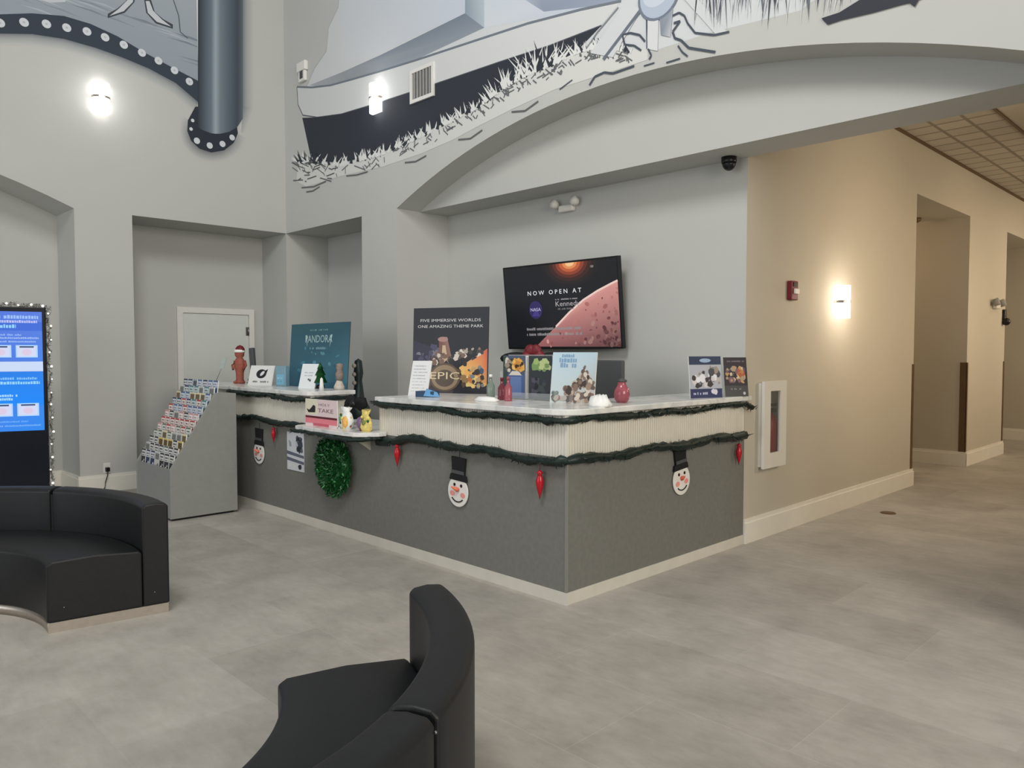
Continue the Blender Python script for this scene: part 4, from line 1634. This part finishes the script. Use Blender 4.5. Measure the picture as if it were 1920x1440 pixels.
# small green tree
P = ony(601, 728, .34)
t = thing('table_tree', 'small dark green tabletop tree before the teal poster', 'decoration', (P.x, P.y, ZC))
k = m_of(1, P)
b = BM()
lathe(b, [(0, 0), (8 * k, 0), (8 * k, 6 * k), (2 * k, 8 * k), (2 * k, 12 * k), (0, 12 * k)], 12)
obj('pot', b, M['black'], t)
b = BM()
lathe(b, [(13 * k, 11 * k), (6 * k, 26 * k), (10 * k, 25 * k), (4 * k, 38 * k), (6 * k, 37 * k), (0, 50 * k)], 12)
obj('branches', b, M['leaf'], t)
P = onz(603, 731, ZC)
P.y = max(P.y, .1)
P = ony(603, 728, .15)
t = thing('table_cone', 'small white cone in front of the green tabletop tree', 'decoration', (P.x, P.y, ZC))
k = m_of(1, P)
b = BM()
lathe(b, [(0, 0), (5 * k, 0), (3.5 * k, 12 * k), (2.5 * k, 22 * k), (0, 25 * k)], 12)
obj('cone', b, M['tissue'], t)

# small stone bust-like ornament and dark lantern
P = ony(636, 728, .35)
t = thing('stone_ornament', 'small grey and ivory stone ornament right of the green tabletop tree', 'ornament', (P.x, P.y, ZC))
k = m_of(1, P)
b = BM()
lathe(b, [(0, 0), (10 * k, 0), (10 * k, 6 * k), (7 * k, 12 * k), (5 * k, 17 * k), (0, 18 * k)], 14)
obj('foot', b, M['ivory'], t)
b = BM()
lathe(b, [(3 * k, 16 * k), (7 * k, 22 * k), (8 * k, 30 * k), (5 * k, 36 * k), (7 * k, 42 * k), (6 * k, 48 * k), (0, 50 * k)], 14, (2 * k, 0, 0))
obj('stem', b, mat('grey_stone', (136, 122, 114), .6, var=.2, scale=50), t)
P = ony(672, 705, .85)
t = thing('candle_lantern', 'slim dark lantern with pale dots behind the gap between the two counter tops', 'lantern', (P.x, .85, .74))
k = m_of(1, P) * (ony(672, 672, .85).z - .74) / (58 * m_of(1, P))
b = BM()
lathe(b, [(0, 0), (10 * k, 0), (9 * k, 18 * k), (5 * k, 24 * k), (3 * k, 40 * k), (4 * k, 46 * k), (3 * k, 56 * k), (0, 58 * k)], 12)
obj('body', b, mat('dark_teal_metal', (40, 56, 56), .4), t)
for q in range(3):
    b = BM()
    ball(b, (.4 * k, -4.2 * k, (38 + 7 * q) * k), 1.8 * k, seg=8)
    obj('bead', b, M['ivory'], t)

# sign and treats on the low shelf
ZS = .90
t = thing('shelf_sign', 'cream and red small sign with a dark emblem on the low shelf', 'sign', (0, 0, 0))
P = ony(602, 797, -.13)
k = m_of(1, P)
sw = (ony(632, 780, -.13).x - ony(573, 780, -.13).x) / 2
sh_ = 50 * k
t.location = (P.x, -.13, ZS)
b = BM()
bx(b, (-sw, 0, 0), (sw, .006, sh_))
bx(b, (-sw, 0, 0), (sw, .06, .006))
obj('board', b, M['tissue'], t)
a = Art((0, -.0005, 0), (1, 0, 0), (0, 0, 1), .0005)
a.rect(-sw, 0, sw, sh_, (226, 206, 206))
a.poly([(-sw, sh_ * .42), (-sw * .2, sh_ * .42), (-sw * .2, sh_), (-sw, sh_)], (226, 222, 198))
a.lay()
a.rect(-sw, sh_ * .28, sw, sh_ * .36, (92, 16, 28))
a.rect(-sw, sh_ * .08, sw, sh_ * .275, (226, 128, 138))
a.rect(-sw * .5, sh_ * .0, sw * .5, sh_ * .10, (196, 92, 104))
a.lay()
a.poly([(-sw * .92, sh_ * .62), (-sw * .74, sh_ * .58), (-sw * .62, sh_ * .66), (-sw * .48, sh_ * .78), (-sw * .34, sh_ * .74), (-sw * .36, sh_ * .50), (-sw * .8, sh_ * .48)], (26, 24, 20))
a.text('HOLY', sw * .22, sh_ * .76, sh_ * .10, (150, 120, 126), sw * .7)
a.text('TAKE', sw * .3, sh_ * .52, sh_ * .15, (134, 104, 108), sw * .95)
a.done('print', M['print'], t)


def treat_bag(px, py, label, m1, m2, big, sc=1.0, sd=1):
    P = ony(px, py, -.09)
    k = m_of(1, P)
    t = thing('treat_bag', label, 'treat bag', (P.x, -.09, ZS), 0, 'wrapped treats on the low shelf')
    b = BM()
    lathe(b, [(0, 0), (15 * k * sc, 0), (19 * k * sc, 6 * k), (20 * k * sc, 15 * k), (15 * k * sc, 26 * k), (9 * k * sc, 32 * k), (14 * k * sc, 40 * k), (4 * k, 35 * k), (0, 34 * k)], 11, (0, 0, 0), 1, .45)
    rr = random.Random(sd)
    for v in b.verts:
        v.co += Vector((rr.uniform(-1, 1), rr.uniform(-1, 1), rr.uniform(-1, 1) if v.co.z > .01 else 0)) * k * 2.2
        v.co.z = max(0, v.co.z)
    obj('wrapper', b, m1, t)
    for dx, z, r_, m_ in big:
        b = BM()
        ball(b, (dx * k, -5.5 * k * sc, z * k), r_ * k, 1, .6, 1.15, 10)
        obj('candy', b, m_, t)
    for i in range(12):
        b = BM()
        an = rr.uniform(-2.9, .3)
        z = rr.uniform(3, 24) * k
        ball(b, (17 * k * sc * math.cos(an), 8.4 * k * sc * math.sin(an), z + 3 * k), rr.uniform(2.0, 3.4) * k, 1, .7, 1, 8)
        obj('candy', b, rr.choice(m2), t)
    return t


treat_bag(650, 796, 'pale yellow wrapped treats with an orange piece beside the cream and red shelf sign', M['tissue'], [M['yellow'], M['leaf'], M['yellow'], M['brown'], M['yellow']], [(5, 13, 10, M['oran']), (-10, 18, 6, M['leaflight']), (2, 4, 6, M['yellow'])], 1.0, 3)
treat_bag(686, 800, 'purple and yellow wrapped treats at the right end of the low shelf', M['yellow'], [M['yellow'], M['yellow'], M['leaf'], M['darkred'], M['tissue']], [(-11, 15, 10, M['purple']), (4, 17, 8, mat('olive_wrap', (128, 136, 70), .5, var=.2, scale=40)), (-6, 6, 6, M['darkred'])], 1.0, 6)

# black bow in the gap between the two counter tops
t = thing('ribbon_bow', 'large crumpled black bow in the gap between the two counter tops', 'bow', ony(667, 758, .12))
rr = random.Random(8)
for s_ in (-1, 1):
    b = BM()
    ball(b, (s_ * .075, 0, .01), .075, 1, .5, .75, 12)
    for v in b.verts:
        v.co += Vector((rr.uniform(-1, 1), rr.uniform(-1, 1), rr.uniform(-1, 1))) * .010
    obj('loop', b, M['blackmatt'], t)
b = BM()
ball(b, (0, -.02, 0), .035, seg=10)
obj('knot', b, M['black'], t)
b = BM()
prism(b, [(-.02, -.03, 0), (.03, -.03, 0), (.0, -.035, -.13), (-.06, -.035, -.12)], (0, .004, 0))
obj('tail', b, M['blackmatt'], t)

# dark poster
t, hw_, ht, a = stand('poster', 'large dark poster with a round bronze emblem on the main counter', 'poster', 772, 912, 738, 577, R(24), y=.66, lean=3, mback=M['black'])
a.rect(-hw_, 0, hw_, ht, (32, 34, 42))
a.lay()
a.poly([(-hw_, ht * .0), (hw_ * .1, 0), (hw_ * .1, ht * .45), (-hw_, ht * .62)], [(60, 62, 84), (70, 60, 64), (52, 50, 62), (46, 46, 66)])
a.lay()
a.blobs(-hw_, ht * .30, -hw_ * .2, ht * .60, [(74, 72, 100), (96, 94, 116), (48, 48, 70), (120, 118, 130)], 22, .02, .05, 3)
a.poly([(-hw_ * .28, ht * .35), (-hw_ * .30, ht * .64), (-hw_ * .08, ht * .66), (hw_ * .08, ht * .36)], [(128, 96, 80), (110, 70, 68), (150, 110, 104), (140, 110, 90)])
a.poly([(-hw_ * .22, ht * .36), (-hw_ * .2, ht * .56), (-hw_ * .12, ht * .56), (-hw_ * .04, ht * .36)], (196, 172, 142))
a.disc(-hw_ * .19, ht * .63, hw_ * .14, ht * .03, (168, 130, 122), 12)
a.poly([(hw_ * .25, ht * .30), (hw_ * .98, ht * .52), (hw_ * .98, ht * .10), (hw_ * .45, ht * .08)], [(232, 190, 120), (196, 88, 66), (216, 150, 84), (230, 206, 130)])
a.lay()
a.blobs(hw_ * .12, ht * .36, hw_ * .95, ht * .54, [(170, 160, 150), (210, 204, 196), (64, 60, 62), (132, 112, 100), (40, 38, 40)], 26, .012, .03, 4)
a.poly([(hw_ * .28, ht * .30), (hw_ * .95, ht * .48), (hw_ * .97, ht * .28), (hw_ * .5, ht * .16)], [(236, 186, 110), (206, 96, 70), (214, 118, 70), (236, 200, 112)])
a.blobs(hw_ * .35, ht * .04, hw_ * .98, ht * .30, [(236, 206, 132), (232, 178, 92), (72, 52, 32), (196, 120, 66), (48, 38, 26)], 24, .015, .04, 5)
a.blobs(-hw_ * .98, ht * .02, hw_ * .3, ht * .2, [(46, 60, 74), (60, 74, 92), (38, 38, 44), (84, 70, 58)], 18, .02, .05, 6)
a.lay()
a.blobs(-hw_ * .6, ht * .3, hw_ * .5, ht * .5, [(150, 130, 116), (206, 196, 186), (86, 72, 70), (120, 96, 84), (44, 42, 46)], 30, .012, .034, 8)
a.blobs(-hw_ * .95, ht * .04, hw_ * .95, ht * .34, [(60, 84, 112), (150, 120, 80), (50, 44, 44), (190, 160, 110), (90, 70, 56), (120, 130, 140)], 44, .012, .034, 9)
a.lay()
a.disc(-hw_ * .12, ht * .185, hw_ * .42, ht * .165, (96, 80, 64), 26)
a.lay()
a.disc(-hw_ * .12, ht * .185, hw_ * .36, ht * .145, (150, 130, 106), 26)
a.disc(-hw_ * .12, ht * .175, hw_ * .26, ht * .10, (92, 80, 72), 24)
a.lay()
a.text('EPIC', -hw_ * .12, ht * .165, ht * .085, (222, 206, 172), hw_ * .78)
a.text('FIVE IMMERSIVE WORLDS', 0, ht * .835, ht * .034, (214, 214, 216), hw_ * 1.6)
a.text('ONE AMAZING THEME PARK', 0, ht * .765, ht * .034, (214, 214, 216), hw_ * 1.74)
a.done('print', M['print'], t)

# white leaflet leaning before it
t, hw_, ht, a = stand('leaflet_holder', 'white printed leaflet leaning left of the large dark poster', 'leaflet', 765, 800, 742, 674, R(20), y=.25, lean=16)
a.rect(-hw_, 0, hw_, ht, (222, 224, 224))
a.lay()
for i in range(9):
    a.words(-hw_ * .75, ht * (.12 + .09 * i), hw_ * (.7 - .1 * (i % 3)), ht * .025, (186, 188, 190), i)
a.done('print', M['print'], t)

# blue box in front of the leaflet
P = onz(806, 744, ZC)
t = thing('blue_box', 'small blue and navy box lying before the large dark poster', 'box', (P.x, P.y, ZC), R(25))
k = m_of(1, P)
b = BM()
bx(b, (-24 * k, -.05, 0), (14 * k, .05, 11 * k))
obj('box', b, mat('navy_blue_card', (38, 66, 96), .5), t, 0.003)
b = BM()
prism(b, [(-6 * k, -.06, 2 * k), (26 * k, -.05, 0.5 * k), (20 * k, -.04, 9 * k), (0, -.055, 16 * k)], (0, .006, 0))
obj('flap', b, mat('bright_blue_card', (96, 150, 196), .5), t)


# bottles
def bottle(px, py, hpx, wpx, label, m_, capm, rz=0, grp=None):
    P = onz(px, py, ZC)
    k = m_of(1, P)
    t = thing('glass_bottle', label, 'bottle', (P.x, P.y, ZC), rz, grp)
    b = BM()
    w2 = wpx / 2 * k
    lathe(b, [(0, 0), (w2, 0), (w2 * 1.05, .01), (w2, hpx * .55 * k), (w2 * .4, hpx * .72 * k), (w2 * .35, hpx * .9 * k), (0, hpx * .9 * k)], 16)
    obj('glass', b, m_, t)
    b = BM()
    lathe(b, [(w2 * .42, hpx * .88 * k), (w2 * .42, hpx * k), (0, hpx * k)], 14)
    obj('stopper', b, capm, t)
    return t


bottle(920, 748, 46, 15, 'slim pale green glass bottle right of the large dark poster', M['greenglass'], M['tissue'])
bottle(941, 750, 42, 15, 'dark red glass bottle beside the slim pale green one', mat('dark_red_glass', (150, 74, 84), .12, trans=.45), M['darkred'])
bottle(953, 752, 46, 14, 'pink glass bottle next to the clear brochure holder', M['pinkglass'], M['pinkglass'])
P = onz(922, 752, ZC)
b = BM()
rr = random.Random(4)
lathe(b, [(0, 0), (.07, 0), (.075, .012), (.05, .03), (0, .034)], 14, (P.x, P.y - .05, ZC), 1.4, .7)
for v in b.verts:
    v.co += Vector((rr.uniform(-1, 1), rr.uniform(-1, 1), 0)) * .008
tag(obj('napkin', b, M['tissue']), 'folded white napkin at the foot of the slim green bottle', 'napkin')

# clear brochure holder with two bright leaflets
P = onz(992, 750, ZC)
k = m_of(1, P)
t = thing('brochure_holder', 'clear brochure holder with bright leaflets left of the pale blue poster', 'brochure holder', (P.x - .03, P.y + .03, ZC), R(6))
W2 = .235
b = BM()
bx(b, (-W2, -.045, 0), (W2, .06, .006))
bx(b, (-W2, .054, .006), (W2, .06, .32))
bx(b, (-W2, -.045, .006), (W2, -.041, .05))
bx(b, (-W2, -.041, .006), (-W2 + .004, .054, .2))
bx(b, (W2 - .004, -.041, .006), (W2, .054, .2))
bx(b, (-.006, -.041, .006), (.006, .054, .2))
obj('holder', b, M['acrylic'], t)
for x0, nm, lab in ((-.118, 'leaflet', 'orange topped blue leaflet in the left pocket of the clear holder'), (.118, 'leaflet', 'green topped dark leaflet in the right pocket of the clear holder')):
    cpos = t.matrix_basis @ Vector((x0, 0, 0))
    q = thing('leaflet', lab, 'leaflet', (P.x - .03 + x0 * math.cos(R(6)), P.y + .03 + x0 * math.sin(R(6)), ZC + .007), R(6), 'leaflets in the clear holder')
    b = BM()
    bx(b, (-.104, -.02, 0), (.104, .02, .305))
    obj('sheets', b, M['tissue'], q)
    a = Art((0, -.0205, 0), (1, 0, 0), (0, 0, 1), .0005)
    if x0 < 0:
        a.rect(-.104, 0, .104, .305, (70, 84, 108))
        a.lay()
        a.rect(-.104, .0, -.06, .30, (46, 66, 60))
        a.rect(-.06, .0, .09, .17, (74, 96, 146))
        a.lay()
        a.rect(-.035, .02, .065, .155, (98, 122, 172))
        a.blobs(-.104, .17, .0, .3, [(92, 84, 76), (150, 136, 120), (206, 200, 188), (60, 52, 46)], 14, .02, .04, 1)
        a.blobs(-.03, .18, .104, .3, [(222, 166, 76), (200, 138, 56), (232, 184, 100)], 20, .02, .045, 2)
        a.blobs(-.02, .2, .09, .28, [(56, 36, 22), (226, 214, 196)], 6, .01, .018, 3)
        a.poly([(-.05, .165), (.07, .165), (.04, .195), (-.02, .195)], (214, 206, 196))
    else:
        a.rect(-.104, 0, .104, .305, (42, 50, 56))
        a.lay()
        a.blobs(-.09, .18, .104, .3, [(156, 180, 110), (186, 200, 140), (120, 150, 90)], 16, .02, .05, 4)
        a.rect(-.08, .02, -.01, .15, (78, 76, 92))
        a.blobs(-.1, .01, .1, .17, [(30, 36, 42), (62, 70, 72), (52, 52, 70)], 12, .015, .035, 5)
    a.done('print', M['print'], q)

# black bow with a red centre behind the holder
P = Vector((-1.10, 1.02, 0))
t = thing('ribbon_bow', 'black bow with a dark red centre behind the clear brochure holder', 'bow', (-1.27, 1.05, 1.452), R(20))
for s_ in (-1, 1):
    b = BM()
    ball(b, (s_ * .16, 0, 0), .15, 1, .3, .35, 12)
    obj('loop', b, M['blackmatt'], t)
b = BM()
for q in range(6):
    an = 2 * PI * q / 6
    ball(b, (.05 * math.cos(an), -.03, .02 + .05 * math.sin(an)), .05, 1, .6, 1, 10)
obj('centre', b, M['darkred'], t)
b = BM()
tube(b, [(0, .03, -.71), (0, .03, .0)], .012, 8)
lathe(b, [(.10, -.712), (.10, -.695), (0, -.69)], 14)
obj('stem', b, M['black'], t)

# pale blue poster
t, hw_, ht, a = stand('poster', 'pale blue poster with a warm crowded scene at the counter corner', 'poster', 1030, 1112, 756, 660, R(8), lean=7)
a.poly([(-hw_, 0), (hw_, 0), (hw_, ht), (-hw_, ht)], [(196, 206, 204), (180, 172, 160), (178, 200, 212), (186, 212, 226)])
a.lay()
for (x, z, w_, h_) in ((-.45, .90, .62, .07), (-.50, .80, .74, .09), (-.46, .70, .70, .09)):
    a.words((x - w_ / 2 + .2) * hw_, z * ht, (x + w_ / 2 + .25) * hw_, h_ * ht, (122, 158, 190), int(z * 90), .9)
a.lay()
# generic skyline of warm blocks and a crowd
rr = random.Random(31)
for i in range(110):
    x = rr.uniform(-.35, .95) * hw_
    env = .30 + .42 * max(0, 1 - abs(x / hw_ - .5) / .55)
    z = rr.uniform(.03, env) * ht
    c_ = rr.choice([(126, 104, 88), (150, 128, 110), (94, 76, 64), (182, 164, 146), (206, 194, 180), (110, 92, 82), (60, 48, 44)])
    a.disc(x, z, rr.uniform(.05, .12) * hw_, rr.uniform(.03, .07) * ht, c_, 8, rr.uniform(0, 3))
a.blobs(-hw_ * .98, ht * .02, hw_ * .2, ht * .16, [(176, 170, 160), (120, 112, 108), (150, 110, 112), (90, 84, 84)], 22, .012, .03, 12)
a.blobs(-hw_ * .98, ht * .14, -hw_ * .5, ht * .24, [(96, 104, 104), (130, 138, 138)], 8, .01, .02, 13)
a.done('print', M['print'], t)

# dark monitor behind, on the work surface
t = thing('desk_monitor', 'dark grey monitor back rising behind the counter corner', 'monitor', (-.845, 1.35, .74), R(4))
b = BM()
bx(b, (-.21, 0, .20), (.21, .04, .70))
obj('screen_back', b, M['darkgrey'], t, 0.01)
b = BM()
bx(b, (-.03, .04, .02), (.03, .07, .45))
obj('stand', b, M['black'], t)
b = BM()
bx(b, (-.13, -.06, 0), (.13, .12, .02))
obj('foot', b, M['black'], t, 0.005)

# white tissue heap
P = onz(1127, 764, ZC)
rr = random.Random(14)
b = BM()
lathe(b, [(0, 0), (.075, 0), (.08, .02), (.065, .05), (.04, .07), (0, .074)], 16, (P.x - .05, P.y + .05, ZC), 1, .75)
for v in b.verts:
    if v.co.z > ZC + .005:
        v.co += Vector((rr.uniform(-1, 1), rr.uniform(-1, 1), rr.uniform(-1, 1))) * .013
tag(obj('tissue_heap', b, M['tissue']), 'crumpled white tissue heap right of the pale blue poster', 'tissue')

# pink jar
P = onz(1166, 755, ZC)
k = m_of(1, P)
t = thing('glass_jar', 'round pink glass jar with a dark lid on the counter corner', 'jar', (P.x, P.y, ZC))
b = BM()
lathe(b, [(0, 0), (9 * k, 0), (13.5 * k, 6 * k), (15 * k, 15 * k), (13.5 * k, 25 * k), (9 * k, 32 * k), (7.5 * k, 36 * k), (8.5 * k, 39 * k), (0, 39 * k)], 22)
obj('jar', b, M['pinkglass'], t)
b = BM()
lathe(b, [(9 * k, 39 * k), (9.5 * k, 42 * k), (4 * k, 45 * k), (2 * k, 47 * k), (0, 47 * k)], 18)
obj('lid', b, M['darkgrey'], t)
rr = random.Random(3)
for q in range(6):
    b = BM()
    ball(b, (rr.uniform(-6, 6) * k, rr.uniform(-6, 6) * k, rr.uniform(7, 20) * k), 3.6 * k, seg=8)
    obj('candy', b, M['darkred'], t)

# two leaflet stands at the wall end
t, hw_, ht, a = stand('leaflet_stand', 'blue banded leaflet stand with pale figures near the wall end of the counter', 'leaflet stand', 1297, 1353, 746, 668, R(72), lean=5, group='leaflet stands at the wall end of the counter')
a.rect(-hw_, 0, hw_, ht, (172, 176, 186))
a.lay()
a.rect(-hw_, ht * .80, hw_, ht, (40, 54, 84))
a.rect(-hw_, 0, hw_, ht * .22, (44, 54, 92))
a.blobs(-hw_ * .98, ht * .2, hw_ * .98, ht * .8, [(220, 222, 228), (120, 124, 132), (70, 72, 80), (186, 176, 166), (206, 200, 204), (150, 140, 130), (226, 226, 232), (60, 56, 60)], 46, .012, .04, 3)
a.lay()
a.disc(0, ht * .9, hw_ * .36, ht * .05, (150, 176, 204), 14)
a.words(-hw_ * .8, ht * .08, hw_ * .2, ht * .06, (186, 190, 214), 3)
a.blobs(hw_ * .2, ht * .05, hw_ * .8, ht * .24, [(206, 206, 216), (160, 164, 182)], 6, .015, .03, 7)
a.done('print', M['print'], t)
t, hw_, ht, a = stand('leaflet_stand', 'dark leaflet stand with a purple and gold picture nearest the wall end', 'leaflet stand', 1362, 1402, 741, 667, R(62), y=1.93, lean=8, group='leaflet stands at the wall end of the counter')
a.rect(-hw_, 0, hw_, ht, (48, 44, 50))
a.lay()
a.rect(-hw_, 0, hw_, ht * .28, (70, 70, 70))
a.blobs(-hw_ * .95, ht * .3, hw_ * .95, ht * .82, [(96, 84, 104), (64, 56, 74), (170, 146, 120), (206, 186, 150), (120, 92, 104), (40, 36, 44), (188, 150, 92)], 40, .012, .035, 9)
a.blobs(hw_ * .0, ht * .45, hw_ * .95, ht * .75, [(206, 178, 120), (180, 128, 84), (170, 90, 60)], 12, .012, .03, 10)
a.words(-hw_ * .8, ht * .88, hw_ * .8, ht * .04, (120, 112, 120), 2)
a.words(-hw_ * .5, ht * .17, hw_ * .4, ht * .05, (130, 128, 128), 4)
a.disc(hw_ * .65, ht * .08, hw_ * .12, hw_ * .12, (190, 190, 190), 8)
a.done('print', M['print'], t)
